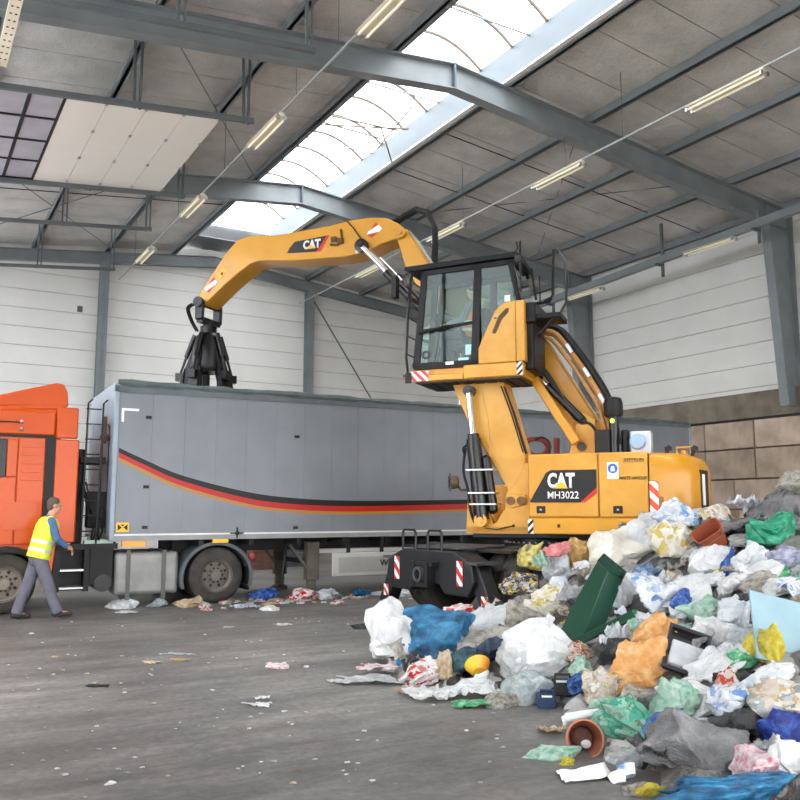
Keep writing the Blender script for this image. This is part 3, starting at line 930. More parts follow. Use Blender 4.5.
# fuel tank with straps, steps, air tank
tk = MB().box(.12, 1.17, .05, .62, .2, .9).build('fuel_tank', mat('tank_aluminium', (150, 150, 148), .5, .5, .25, 3), tractor, bevel=.07, segs=3)
for s in (.30, .88):
    MB().box(s, s + .07, .035, .64, .12, .93).build('tank_strap', mat('tank_strap', (92, 92, 88), .5, .4), tk)
MB().lathe([(.05, 0), (.05, .04), (.03, .05), (.001, .05)], (.75, .3, .9)).build('filler_cap', CHASS, tk)
st = MB().box(-.82, -.72, .02, .5, .3, 1.02).box(-.36, -.28, .02, .5, .3, 1.02).build('step_frame', BLACKM, tractor)
for z in (.34, .62):
    MB().box(-.72, -.36, .03, .3, z, z + .03).build('step_tread', ALU, st)
MB().box(-.72, -.36, .28, .5, .3, 1.0).build('step_back', BLACKM, st)
MB().box(-.28, .1, .06, .55, .38, 1.0).build('battery_box', BLACKM, tractor, bevel=.02)
MB().cyl((-.06, .02, .42), (-.06, .55, .42), .14, n=20).build('air_tank', BLACK, tractor, smooth=True)
MB().box(-.88, .15, .02, .08, .96, 1.05).build('chassis_trim', BLACKM, tractor)
# coupling gear between cab and trailer: ladder, hoses, exhaust, headboard
lad = MB()
for s in (-.42, -.18):
    lad.tube([(s, .12, 1.05), (s + .02, .12, 2.4), (s + .03, .14, 3.35), (s + .10, .2, 3.42)], .016, 6)
for k in range(9):
    lad.cyl((-.42, .12, 1.25 + k * .25), (-.18, .12, 1.25 + k * .25), .012, n=6)
lad.build('catwalk_ladder', CHASS, tractor)
MB().tube([(-.12, .3, 1.1), (-.12, .3, 2.9), (-.1, .32, 3.02), (-.02, .34, 3.02), (.0, .34, 2.9), (.0, .34, 1.2)], .014, 6).build('grab_rail', CHASS, tractor)
MB().box(-.46, -.06, .2, .9, 2.36, 2.46).build('hose_tray', BLACKM, tractor)
for i, (dx, dz) in enumerate(((0, 0), (.04, .1), (.09, -.08), (-.03, .2))):
    MB().tube([(-.40 + dx, .25, 1.95 + dz), (-.3 + dx, .22, 1.55 + dz), (-.15 + dx, .24, 1.35 + dz), (-.2 + dx, .28, 1.1), (-.05, .25, 1.0), (.15, .22, 1.06)], .018, 6).build('air_hose', BLACKM, tractor, smooth=True)
MB().cyl((-.44, .5, .9), (-.44, .5, 2.6), .08).build('intake_stack', BLACKM, tractor)
MB().box(-.3, .0, .35, .6, 1.3, 1.9).box(-.25, -.05, .3, .5, 1.45, 1.6).build('valve_cluster', CHASS, tractor, bevel=.02)
MB().lathe([(.07, 0), (.09, .05), (.07, .1), (.001, .11)], (-.08, .3, 2.75)).box(-.12, -.06, .25, .32, 2.7, 3.15).build('crank_gear', mat('rusty', (92, 66, 56), .8), tractor)
MB().box(-.35, .1, .15, .3, .98, 1.1).build('hose_bracket', mat('pale_green', (176, 206, 190), .5), tractor)
MB().box(.22, .6, .02, .12, .99, 1.09).build('marker_lamp', mat('amber_lamp', (246, 168, 60), .35), tractor)

# stacks seen under the trailer, far behind
for (x, y, m, lab, rgb) in ((8.65, 22.3, 'stack_brown', 'brown tray in the low stack far behind the trailer', (150, 112, 98)), (9.95, 23.0, 'stack_grey', 'grey tray in the low stack far behind the trailer', (150, 154, 162))):
    for k in range(8):
        mb = MB().box(-.5, .5, -.4, .4, 0, .1).box(-.54, .54, -.44, .44, .1, .125)
        o = mb.build('stacked_tray', mat(m, rgb, .7, 0, .25, 4), None, bevel=.01, loc=(x + random.uniform(-.03, .03), y, k * .127))
        tag(o, lab, 'tray', lab)

# ------------------------------------------------------------------ material handler (yellow machine)
MROT = radians(127.54)
mach = thing('material_handler', 'yellow wheeled material handler with raised cab loading the trailer', 'machine', (8.98, 10.69, 0), MROT)
EXL, EYL = (-1, 0, 0), (0, 0, 1)         # reading directions on the machine's near flank
UR = radians(183) - MROT                   # undercarriage is slewed against the upper structure

# --- undercarriage
def under(mb, name, m, parent=mach, **k):
    return mb.build(name, m, parent, rotz=UR, **k)
CH = mat('chassis_black', (28, 30, 34), .45, 0, .2, 4)
CHT = mat('chassis_dusty', (74, 74, 74), .7, 0, .3, 5)
under(MB().prism([(-2.0, .6), (-1.6, .5), (1.6, .5), (2.0, .6), (2.0, .95), (.8, 1.02), (-.8, 1.02), (-2.0, .95)], -.5, .5, 'xz'), 'chassis', CH, bevel=.03)
for a in (1.3, -1.3):
    under(MB().cyl((a, -1.1, .54), (a, 1.1, .54), .13).box(a - .2, a + .2, -.25, .25, .35, .75), 'axle', CH)
    for b, f in ((1.13, 1), (.80, 1), (-1.13, -1), (-.80, -1)):
        c_, s_ = cos(UR), sin(UR)
        wheel(mach, a * c_ - b * s_, a * s_ + b * c_, .54, .54, .29, f, CHT, rotz=UR)
under(MB().prism([(.75, 1.0), (1.85, 1.0), (1.85, 1.04), (.75, 1.04)], .55, 1.3, 'xz').prism([(.75, 1.0), (1.85, 1.0), (1.85, 1.04), (.75, 1.04)], -1.3, -.55, 'xz'), 'fender', CH)
MB().lathe([(.62, 1.0), (.66, 1.02), (.66, 1.08), (.60, 1.09), (.60, 1.16), (.001, 1.16)], n=48).build('slew_ring', CH, mach, smooth=True)
mb = MB()
for k in range(40):
    a = 2 * pi * k / 40
    mb.cyl((.64 * cos(a), .64 * sin(a), 1.08), (.64 * cos(a), .64 * sin(a), 1.105), .018, n=6)
tag(mb.build('ring_bolts', ALU, mach), kind='stuff')
def stabiliser(sg):
    face = [(-1.02, .88), (-.62, 1.02), (.62, 1.02), (1.02, .88), (1.08, .62), (.95, .42), (.42, .42), (.30, .55), (-.30, .55), (-.42, .42), (-.95, .42), (-1.08, .62)]
    x0, x1 = (1.95, 2.32) if sg > 0 else (-2.32, -1.95)
    fr = under(MB().prism(face, x0, x1, 'yz'), 'stabiliser_frame', CH, bevel=.02)
    xf = x1 if sg > 0 else x0
    MB().box(xf - .01, xf + sg * .12, -.2, .2, .5, .56).build('hitch_plate', CH, fr)
    MB().box(min(xf, xf + sg * .14), max(xf, xf + sg * .14), -.2, -.13, .52, .86).box(min(xf, xf + sg * .14), max(xf, xf + sg * .14), .13, .2, .52, .86).box(min(xf, xf + sg * .12), max(xf, xf + sg * .12), -.3, .3, .8, .86).build('hitch_cheeks', CH, fr)
    MB().lathe([(.07, -.04), (.11, -.04), (.11, .04), (.07, .04)], (xf + sg * .14, 0, .68), (1, 0, 0), 18, closed=True).build('tow_eye', CHT, fr)
    for b in (-.55, .1, .62):
        hp = [(xf - sg * .05, b - .14, 1.0), (xf - sg * .05, b - .14, 1.26), (xf - sg * .05, b - .1, 1.3), (xf - sg * .05, b + .16, 1.3), (xf - sg * .05, b + .2, 1.26), (xf - sg * .05, b + .2, 1.0)]
        if sg > 0 and b < .6: MB().tube(hp, .02, 6).build('hand_rail', BLACK, fr, smooth=True)
    for bs in (-1, 1):
        # swing leg and pad
        leg = MB().prism([(bs * .80, .80), (bs * 1.06, .86), (bs * 1.42, .20), (bs * 1.34, .10), (bs * 1.22, .12)], x0 + .08, x1 - .08, 'yz').build('stabiliser_leg', CH, fr, bevel=.015)
        MB().lathe([(.04, .12), (.10, .10), (.22, .035), (.22, .0), (.001, .0)], ((x0 + x1) / 2, bs * 1.34, 0)).build('leg_pad', CHT, leg)
        MB().cyl(((x0 + x1) / 2, bs * .7, .95), ((x0 + x1) / 2, bs * 1.25, .42), .055).build('leg_cylinder', BLACK, leg)
        MB().box(x0 - .01, x1 + .01, bs * 1.03 - .13, bs * 1.03 + .13, .855, .89).build('leg_cover', CHT, leg)
        if sg > 0:
            hazard('warning_sticker', fr, (xf + .004, bs * .78 - .06, .56), (0, 1, 0), (0, 0, 1), .13, .34, [WHITE, RED], .1)
            hazard('warning_sticker', leg, (x1 - .076, bs * 1.21 - .06, .28), (0, 1, 0), (0, 0, 1), .13, .17, [WHITE, RED], .07)
    return fr
stabiliser(1); stabiliser(-1)
under(MB().add([(x, y, z) for (x, z) in ((1.35, 1.06), (2.2, 1.03)) for y in (-.6, .6) for z in (z, z + .015)],
               [(0, 1, 3, 2), (4, 6, 7, 5), (0, 4, 5, 1), (2, 3, 7, 6), (0, 2, 6, 4), (1, 5, 7, 3)]), 'walk_plate', CHT)

# --- upper structure
MB().box(-2.1, .95, -1.1, .85, 1.16, 1.25).build('upper_frame', CH, mach, bevel=.02)
MB().box(-1.75, -.05, -1.22, 1.2, 1.25, 2.36).build('engine_housing', YEL, mach, bevel=.04)
MB().box(-1.76, -.03, 1.19, 1.255, 1.245, 1.475).build('side_sill', YEL, mach, bevel=.015)
dr1 = MB().box(-1.055, -.045, 1.19, 1.255, 1.49, 2.41).build('hood_door', YELL, mach, bevel=.018)
dr2 = MB().box(-1.75, -1.07, 1.19, 1.255, 1.49, 2.41).build('hood_door', YELL, mach, bevel=.018)
MB().box(-1.75, -.05, -1.2, 1.22, 2.36, 2.41).build('hood_top', YEL, mach, bevel=.02)
MB().box(.0, 1.0, -1.2, .0, 1.25, 2.0).build('tank_housing', YEL, mach, bevel=.04)
# counterweight with rounded plan
pl = [(-1.77, 1.25), (-2.0, 1.24), (-2.18, 1.18), (-2.32, 1.05), (-2.42, .85), (-2.50, .5), (-2.53, 0)]
plan = pl + [(x, -y) for x, y in pl[-2::-1]]
def ring(k, z): return [(-1.77 + (x + 1.77) * k, y * (1 - (1 - k) * .35), z) for x, y in plan]
zs = [(.90, 1.27), (.97, 1.33), (1.0, 1.5), (1.0, 2.1), (.97, 2.22), (.88, 2.34), (.72, 2.39), (.3, 2.41)]
mb = MB(); vs = []; n_ = len(plan)
for k, z in zs: vs += ring(k, z)
fs = [(i * n_ + j, i * n_ + (j + 1) % n_, (i + 1) * n_ + (j + 1) % n_, (i + 1) * n_ + j) for i in range(len(zs) - 1) for j in range(n_)]
fs += [tuple(range(n_)), tuple((len(zs) - 1) * n_ + j for j in range(n_ - 1, -1, -1))]
cwt = mb.add(vs, fs).build('counterweight', mat('counterweight_yellow', (206, 142, 22), .38, 0, .08, 2, coat=.15), mach, smooth=True)
# vent and lamp on the rear corner
ex = Vector((-.08, -.35, 0)).normalized(); ev = Vector((-.35, .08, 0)).normalized()
def rq(px, w0, w1, z0, z1, lift, nm, m):
    p = Vector((-2.42, .84, 0)) + ex * px
    q = p + ex * w1
    mbx = MB()
    a = [p + ev * lift, q + ev * lift]
    mbx.add([a[0] + Vector((0, 0, z0)), a[1] + Vector((0, 0, z0)), a[1] + Vector((0, 0, z1)), a[0] + Vector((0, 0, z1))] +
            [a[0] - ev * .04 + Vector((0, 0, z0)), a[1] - ev * .04 + Vector((0, 0, z0)), a[1] - ev * .04 + Vector((0, 0, z1)), a[0] - ev * .04 + Vector((0, 0, z1))],
            [(0, 1, 2, 3), (7, 6, 5, 4), (0, 4, 5, 1), (1, 5, 6, 2), (2, 6, 7, 3), (3, 7, 4, 0)])
    return mbx.build(nm, m, cwt, bevel=.005)
rq(.0, 0, .36, 1.62, 2.16, .012, 'rear_grille', BLACKM)
rq(.06, 0, .12, 1.66, 2.10, .02, 'rear_label', WHITE)
MB().box(-1.95, -1.85, 1.2, 1.262, 1.55, 1.78).build('lifting_slot', mat('dark_yellow', (150, 100, 24), .5), cwt, bevel=.02)
MB().cyl((-2.2, .5, 2.36), (-2.2, .5, 2.46), .05).tube([(-2.3, .55, 2.36), (-2.3, .55, 2.5), (-2.1, .55, 2.5), (-2.1, .55, 2.36)], .02, 6).build('lifting_eye', YEL, cwt)
# decals on the flank
V = 1.259
decal('model_panel', [BLKS, RED], mach, (-.06, V, 1.70), EXL, EYL,
      [(0, [(0, .01), (.03, .0), (.74, .0), (.98, .20), (.98, .47), (.32, .47), (.25, .43)], 0), (1, [(.74, .0), (.80, .0), (.98, .13), (.98, .215)], 1)])
text_on('CAT', 'lettering', WHITE, mach, (-.33, V + .002, 1.905), EXL, EYL, .40, .225, bold=.045)
decal('triangle_mark', [YELP], mach, (-.43, V + .012, 1.903), EXL, EYL, [(0, [(0, 0), (.2, 0), (.1, .10)], 0)])
text_on('MH3022', 'lettering', WHITE, mach, (-.33, V + .002, 1.755), EXL, EYL, .45, .105, bold=.008)
decal('round_sign', [WHITE], dr2, (-1.19, V, 2.03), EXL, EYL, [(0, [(0, 0), (.16, 0), (.16, .24), (0, .24)], 0)])
decal('round_sign_disc', [mat('sign_blue', (50, 110, 190), .4)], dr2, (-1.27, V + .004, 2.18), EXL, EYL, [(0, [(.07 * cos(2 * pi * k / 18), .07 * sin(2 * pi * k / 18)) for k in range(18)], 0)])
decal('round_sign_bust', [WHITE], dr2, (-1.27, V + .008, 2.17), EXL, EYL, [(0, [(-.03, -.03), (.03, -.03), (.025, .01), (.02, .04), (-.02, .04), (-.025, .01)], 0)])
text_on('ZEPPELIN', 'lettering', BLKS, dr2, (-1.42, V + .001, 2.285), EXL, EYL, .28, .035, bold=.005)
decal('underline', [BLKS], dr2, (-1.42, V, 2.265), EXL, EYL, [(0, [(0, 0), (.28, 0), (.28, .006), (0, .006)], 0)])
text_on('WASTE HANDLER', 'lettering', BLKS, dr2, (-1.36, V + .001, 2.02), EXL, EYL, .38, .045, shear=.3, bold=.01)
hazard('warning_sticker', mach, (-1.765, V, 1.49), EXL, EYL, .12, .50, [WHITE, mat('orange_red', (226, 84, 44), .4)], .10)
hazard('warning_sticker', mach, (-.03, V, 1.25), EXL, EYL, .08, .21, [WHITE, BLKS], .055, down=False)
decal('warning_triangle', [BLKS, YELP], mach, (-1.38, V, 1.31), EXL, EYL, [(0, [(0, 0), (.09, 0), (.045, .085)], 0), (1, [(.014, .008), (.076, .008), (.045, .066)], 1)])
for (u, par) in ((-.16, dr1), (-1.26, dr2)):
    l = MB().box(u - .13, u, 1.25, 1.27, 1.545, 1.65).build('door_latch', BLACKM, par, bevel=.008)
    MB().box(u - .08, u - .05, 1.268, 1.275, 1.585, 1.61).build('latch_key', ALU, l)
MB().box(-.5, -.46, 1.25, 1.262, 1.34, 1.39).build('sill_plug', BLACKM, mach)
# stowage on the hood: beacon, camera box, rail bits
b_ = MB().cyl((-1.2, .5, 2.41), (-1.2, .5, 3.02), .07).build('beacon_post', BLACK, mach, smooth=True)
MB().lathe([(.12, 3.0), (.145, 3.04), (.145, 3.2), (.12, 3.28), (.05, 3.30), (.001, 3.30)], (-1.2, .5, 0)).build('beacon_cap', BLACKM, b_, smooth=True)
MB().ball((-1.19, .575, 2.93), (.035, .02, .035)).build('beacon_light', mat('green_light', (190, 240, 60), .3, emit=1.5), b_)
MB().box(-1.75, -1.45, .35, .6, 2.41, 2.76).build('filter_box', mat('silver_box', (206, 210, 214), .35, .3, .1, 6), mach, bevel=.02)
MB().lathe([(.09, 0), (.12, .03), (.1, .1), (.001, .12)], (-1.56, .6, 2.60), (0, 1, 0)).build('filter_lid', mat('pale_blue', (150, 180, 215), .4), mach)
MB().box(-1.15, -.92, .2, .6, 2.41, 2.8).cyl((-1.35, .4, 2.41), (-1.35, .4, 2.8), .06).build('valve_block', BLACKM, mach, bevel=.02)
for (u, v) in ((-1.95, .75), (-2.3, .6)):
    MB().cyl((u, v, 2.34), (u - .06, v, 2.52), .025).box(u - .1, u, v - .05, v + .05, 2.45, 2.5).build('rear_camera', BLACKM, mach)

# --- boom, stick, cylinders
bo = [(-.92, 2.98), (-.12, 4.34), (.3, 4.78), (1.2, 5.28), (1.70, 5.62), (1.92, 5.87), (2.22, 6.40), (2.30, 6.50), (2.42, 6.52), (2.50, 6.42), (2.44, 6.2), (2.32, 5.8), (1.98, 5.2), (1.3, 4.72), (.6, 4.3), (.18, 3.9), (-.48, 2.80), (-.7, 2.72)]
boom = MB().prism(bo, -.21, .21, 'xz').build('boom', YEL, mach, bevel=.025)
for v in (-.34, .28):
    br = MB().prism([(-.46, 2.36), (-.90, 2.36), (-.90, 2.98), (-.72, 3.12), (-.60, 2.92)], v, v + .06, 'xz').build('boom_bracket', YELL, mach, bevel=.01)
    for p in ((-.68, 2.57), (-.70, 2.98)):
        MB().cyl((p[0], v + .05, p[1]), (p[0], v + .10, p[1]), .07, n=16).cyl((p[0], v + .08, p[1]), (p[0], v + .12, p[1]), .035, n=12).build('pin', CHT, br, smooth=True)
st_ = [(6.62, 5.56), (6.63, 5.66), (6.57, 5.74), (6.02, 6.45), (5.75, 6.70), (5.52, 6.75), (5.25, 6.735), (4.99, 6.69), (4.65, 6.70), (3.78, 6.73), (3.37, 6.78), (2.99, 6.78), (2.67, 6.73), (2.44, 6.60), (2.31, 6.47), (2.31, 6.36), (2.42, 6.31), (2.52, 6.32), (2.78, 6.26), (3.07, 6.14), (3.52, 6.11), (4.49, 6.15), (5.13, 6.22), (5.28, 6.23), (5.46, 6.19), (5.69, 6.06), (6.0, 5.85), (6.42, 5.52), (6.52, 5.48)]
stick = MB().prism(st_, -.25, .25, 'xz').build('stick', YEL, mach, bevel=.02)
decal('logo_panel', [BLKS, RED], stick, (4.66, .254, 6.31), EXL, EYL,
      [(0, [(0, .0), (.62, -.04), (.86, .24), (.16, .20), (.06, .10)], 0), (1, [(.62, -.04), (.70, -.045), (.88, .24), (.82, .235)], 1)])
text_on('CAT', 'lettering', WHITE, stick, (4.32, .257, 6.335), EXL, EYL, .36, .17, bold=.045)
decal('triangle_mark', [YELP], stick, (4.24, .268, 6.335), EXL, EYL, [(0, [(0, 0), (.18, 0), (.09, .08)], 0)])
def lozenge(par, o, w, h, sk):
    return decal('warning_sticker', [RED, WHITE], par, o, EXL, EYL,
                 [(0, [(0, .0), (w * .45, -h * .1), (w, h * .55), (w * .62, h), (0, h * .4)], 0), (1, [(0.0, h * .12), (w * .1, h * .08), (w * .97, h * .45), (w * .95, h * .72), (w * .8, h * .80), (0, h * .40)], 1)])
decal('warning_sticker', [RED, WHITE], stick, (3.06, .254, 6.40), EXL, EYL,
      [(0, [(.02, .06), (.12, .0), (.32, .14), (.20, .27)], 0), (1, [(.02, .06), (.05, .12), (.25, .22), (.32, .14), (.27, .09), (.10, .07)], 1)])
decal('warning_sticker', [RED, WHITE], stick, (6.46, .254, 5.72), EXL, EYL,
      [(0, [(.0, .08), (.10, .0), (.30, .20), (.20, .30)], 0), (1, [(.0, .08), (.05, .14), (.25, .25), (.30, .20), (.25, .15), (.05, .04)], 1)])
decal('pictogram', [YELP, BLKS], stick, (6.18, .254, 5.97), EXL, EYL, [(0, [(.0, .07), (.09, .0), (.22, .16), (.13, .22)], 0), (1, [(.08, .08), (.12, .06), (.14, .12), (.1, .13)], 1)])
MB().cyl((2.39, -.28, 6.42), (2.39, .30, 6.42), .10, n=20).cyl((2.39, .30, 6.42), (2.39, .33, 6.42), .05, n=12).build('stick_pin', YELL, mach, smooth=True)
MB().cyl((3.11, -.42, 6.25), (3.11, .44, 6.25), .055).lathe([(.05, 0), (.12, .0), (.12, .09), (.05, .1)], (3.11, .28, 6.25), (0, 1, 0), 20).build('cylinder_pin', BLACK, mach, smooth=True)
for v in (.36, -.36):
    cy = MB().cyl((2.62, v, 5.70), (1.75, v, 4.75), .075).build('stick_cylinder', BLACK, mach, smooth=True)
    MB().cyl((3.11, v, 6.25), (2.58, v, 5.67), .042).build('piston_rod', CHROME, cy, smooth=True)
MB().cyl((3.0, .25, 6.19), (2.3, .25, 5.42), .022).build('piston_rod', CHROME, mach, smooth=True)
# clutter on the stick flank
MB().tube([(3.55, .27, 6.62), (3.52, .29, 6.45), (3.6, .30, 6.33), (3.75, .29, 6.36)], .02, 6).box(3.5, 3.62, .25, .30, 6.36, 6.46).box(3.64, 3.74, .25, .29, 6.40, 6.50).build('valve', mat('brown_fitting', (92, 64, 30), .6), stick)
MB().tube([(3.42, .26, 6.75), (3.3, .28, 6.62), (3.15, .28, 6.4)], .012, 6).build('grease_line', BLACKM, stick)
MB().box(3.2, 3.26, .25, .262, 6.14, 6.2).build('grease_plate', WHITE, stick)
# hoses arching over the stick pivot
for dv, dz in ((-.1, 0), (-.02, .04), (.07, -.03)):
    MB().tube([(2.62, dv, 6.72), (2.45, dv, 6.80 + dz), (2.2, dv, 6.90 + dz), (1.98, dv, 6.82 + dz), (1.85, dv, 6.55), (1.84, dv, 6.2), (1.86, dv, 5.9), (1.75, dv, 5.7)], .028, 8).build('hydraulic_hose', BLACKM, mach, smooth=True)
MB().tube([(2.25, .2, 6.45), (2.05, .22, 6.2), (1.82, .22, 5.82), (1.72, .22, 5.76)], .02, 6).build('boom_pipe', ALU, mach, smooth=True)
# lower boom gear behind the cab
lk = MB().bar((.02, .45, 3.66), (-.62, .45, 2.62), .12, .14).build('cab_link', YEL, mach, bevel=.02)
cy = MB().cyl((-.70, .40, 2.98), (-.18, .40, 3.55), .07).build('boom_cylinder', BLACK, mach, smooth=True)
MB().cyl((-.2, .40, 3.53), (.1, .40, 3.86), .04).build('piston_rod', CHROME, cy, smooth=True)
MB().cyl((.08, -.3, 4.22), (.08, .42, 4.22), .10, n=18).cyl((.08, .42, 4.22), (.08, .46, 4.22), .05, n=12).build('boom_pin', CHT, mach, smooth=True)
TAN = mat('tan_hose', (184, 132, 70), .5, 0, .2, 8)
def arc_pts(pts, n=5):
    out = []
    P = [Vector(p) for p in pts]
    for i in range(len(P) - 1):
        p0 = P[max(i - 1, 0)]; p1 = P[i]; p2 = P[i + 1]; p3 = P[min(i + 2, len(P) - 1)]
        for k in range(n):
            t = k / n
            out.append(0.5 * ((2 * p1) + (p2 - p0) * t + (2 * p0 - 5 * p1 + 4 * p2 - p3) * t * t + (3 * p1 - p0 - 3 * p2 + p3) * t ** 3))
    out.append(P[-1])
    return out
base = [(.1, 4.32), (-.1, 4.42), (-.3, 4.38), (-.52, 4.1), (-.78, 3.7), (-1.02, 3.25), (-1.12, 2.8), (-1.15, 2.5)]
for i, (dv, off, m, r) in enumerate(((.35, 0.0, TAN, .05), (.25, .0, TAN, .05), (.30, .09, BLACKM, .045), (.15, .10, BLACKM, .05), (.40, -.09, TAN, .03))):
    h_ = MB().tube(arc_pts([(u - off * .6, dv, w + off) for u, w in base]), r, 8).build('hydraulic_hose', m, mach, smooth=True)
for (u, w) in ((-.52, 4.1), (-.78, 3.7), (-1.0, 3.28)):
    MB().obox((u - .02, .3, w + .02), (.05, .28, .16), Matrix.Rotation(radians(30), 3, 'Y')).build('hose_clamp', ALU, mach)
for i in range(3):
    MB().tube(arc_pts([(.05 - .05 * i, .47, 3.95), (-.2, .48 + .02 * i, 3.75 - .05 * i), (-.42, .45, 3.35), (-.6, .42, 3.0), (-.85, .4, 2.9), (-1.0, .4, 2.6)]), .02, 6).build('hydraulic_hose', BLACKM, mach, smooth=True)
MB().tube(arc_pts([(-.2, .5, 2.41), (-.22, .5, 2.62), (-.1, .5, 2.72), (.02, .5, 2.68)]), .015, 6).build('hydraulic_hose', BLACKM, mach, smooth=True)

# --- cab riser mast
ms = [(1.24, 3.58), (.40, 3.58), (.25, 3.05), (.08, 2.43), (.06, 2.0), (.10, 1.62), (.35, 1.60), (.37, 1.92), (.66, 2.42), (.93, 2.85)]
mast = MB().prism(ms, .45, .92, 'xz').build('riser_mast', YELL, mach, bevel=.02)
MB().prism([(1.15, 3.5), (.9, 3.0), (.75, 2.6), (.60, 2.4), (.65, 3.0), (.75, 3.5)], .90, .93, 'xz').build('mast_plate', YELL, mast, bevel=.005)
MB().tube([(.40, .90, 3.5), (.24, .90, 3.05), (.06, .90, 2.44)], .022, 6).tube([(.43, .95, 3.5), (.27, .95, 3.05), (.10, .95, 2.46)], .012, 6).build('mast_hose', BLACKM, mast, smooth=True)
bk = [(1.0, 1.24), (.97, 1.74), (.88, 1.78), (.84, 1.62), (.72, 1.33), (.52, 1.40), (.38, 1.62), (.35, 1.86), (.2, 2.0), (.06, 2.30), (.0, 2.30), (.0, 1.24)]
bkt = MB().prism(bk, .94, 1.02, 'xz').build('riser_bracket', YELL, mach, bevel=.012)
MB().prism(bk, .30, .38, 'xz').build('riser_bracket', YELL, mach, bevel=.012)
MB().box(.0, .99, .3, 1.02, 1.24, 1.34).build('bracket_base', YELL, mach)
lugs = MB().prism([(.05, 1.68), (.05, 1.82), (.28, 1.84), (.34, 1.78), (.34, 1.66), (.28, 1.62)], 1.02, 1.05, 'xz').build('pin_plate', YELL, bkt, bevel=.006)
for u in (.28, .12):
    MB().lathe([(.035, 0), (.065, 0), (.065, .03), (.035, .03)], (u, 1.045, 1.73), (0, 1, 0), 16, closed=True).cyl((u, 1.04, 1.73), (u, 1.055, 1.73), .036).build('pin', mat('dark_pin', (120, 84, 40), .5), lugs, smooth=True)
MB().tube([(.7, 1.03, 1.32), (.5, 1.03, 1.30), (.25, 1.03, 1.36)], .008, 5).ball((.25, 1.03, 1.36), .02).build('grease_line', BLACKM, bkt)
cy = MB().cyl((.73, 1.06, 1.44), (.85, 1.06, 2.68), .115, n=20).cyl((.85, 1.06, 2.62), (.855, 1.06, 2.76), .09, n=16).build('riser_cylinder', BLACK, mach, smooth=True)
MB().cyl((.85, 1.06, 2.68), (.915, 1.06, 3.40), .055, n=16).build('piston_rod', CHROME, cy, smooth=True)
MB().cyl((.92, .9, 3.44), (.92, 1.10, 3.44), .085, n=18).cyl((.92, 1.10, 3.44), (.92, 1.13, 3.44), .05, n=14).build('rod_eye', CHT, cy, smooth=True)
MB().cyl((.73, .95, 1.44), (.73, 1.16, 1.44), .10, n=18).cyl((.73, 1.16, 1.44), (.73, 1.18, 1.44), .05, n=14).build('cylinder_pin', YELL, cy, smooth=True)
ac = MB().cyl((.56, 1.03, 1.60), (.66, 1.03, 2.36), .075, n=16).ball((.56, 1.03, 1.6), .075).ball((.66, 1.03, 2.36), .075).build('accumulator', BLACK, mach, smooth=True)
for (u, w) in ((.80, 2.2), (.77, 1.85), (.75, 1.68)):
    MB().obox((u - .07, 1.06, w), (.42, .27, .022)).build('clamp', ALU, cy)
MB().tube(arc_pts([(1.0, 1.0, 2.55), (1.03, 1.02, 2.2), (.95, 1.05, 1.9), (.92, 1.05, 1.6), (.85, 1.05, 1.4)]), .022, 6).tube(arc_pts([(.92, 1.05, 2.6), (1.02, 1.04, 2.55), (1.02, 1.0, 2.45)]), .018, 6).build('hydraulic_hose', BLACKM, mach, smooth=True)
lp = MB().lathe([(.001, 0), (.09, .02), (.11, .1), (.1, .13), (.001, .12)], (1.12, .95, 2.02), (1, .3, 0)).tube([(1.0, .95, 1.9), (1.1, .95, 1.9), (1.14, .95, 1.96)], .02, 6).build('work_lamp', mat('rusty_lamp', (110, 86, 66), .6, .2, .4, 12), mach, smooth=True)
mb = MB()
for k in range(5):
    a = pi * k / 5
    mb.tube([(1.26 + .0 * k, .99 - .11 * cos(a), 2.02 + .15 * sin(a)), (1.28, .99, 2.02), (1.26, .99 + .11 * cos(a), 2.02 - .15 * sin(a))], .006, 5)
mb.build('lamp_guard', CHT, lp)

# --- cab
CV0, CV1 = .27, 1.22
plat = MB().box(.0, .95, CV0 - .1, CV1 + .03, 3.60, 3.815).build('cab_platform', YEL, mach, bevel=.02)
MB().box(.95, 1.80, CV0 - .1, CV1 + .03, 3.60, 3.70).box(1.66, 1.82, CV0 - .1, CV1 + .03, 3.70, 3.77).box(.93, 1.82, CV0 - .1, CV1 - .06, 3.70, 3.80).build('platform_step', YEL, mach, bevel=.012)
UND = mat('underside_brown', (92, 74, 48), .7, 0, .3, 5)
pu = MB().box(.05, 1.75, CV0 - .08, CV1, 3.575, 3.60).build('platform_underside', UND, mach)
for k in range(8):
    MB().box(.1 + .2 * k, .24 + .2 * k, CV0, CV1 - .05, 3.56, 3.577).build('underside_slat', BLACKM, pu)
hazard('warning_sticker', mach, (1.815, CV1 + .034, 3.60), EXL, EYL, .30, .16, [WHITE, RED], .07)
hazard('warning_sticker', plat, (.10, CV1 + .034, 3.61), EXL, EYL, .09, .2, [WHITE, BLKS], .05, down=False)
CB = mat('cab_black', (7, 8, 9), .4, 0, .15, 5, spec=.25)
def fr_poly(pts, v0, v1, nm='cab_frame', m=CB, par=mach, bev=.012):
    return MB().prism(pts, v0, v1, 'xz').build(nm, m, par, bevel=bev)
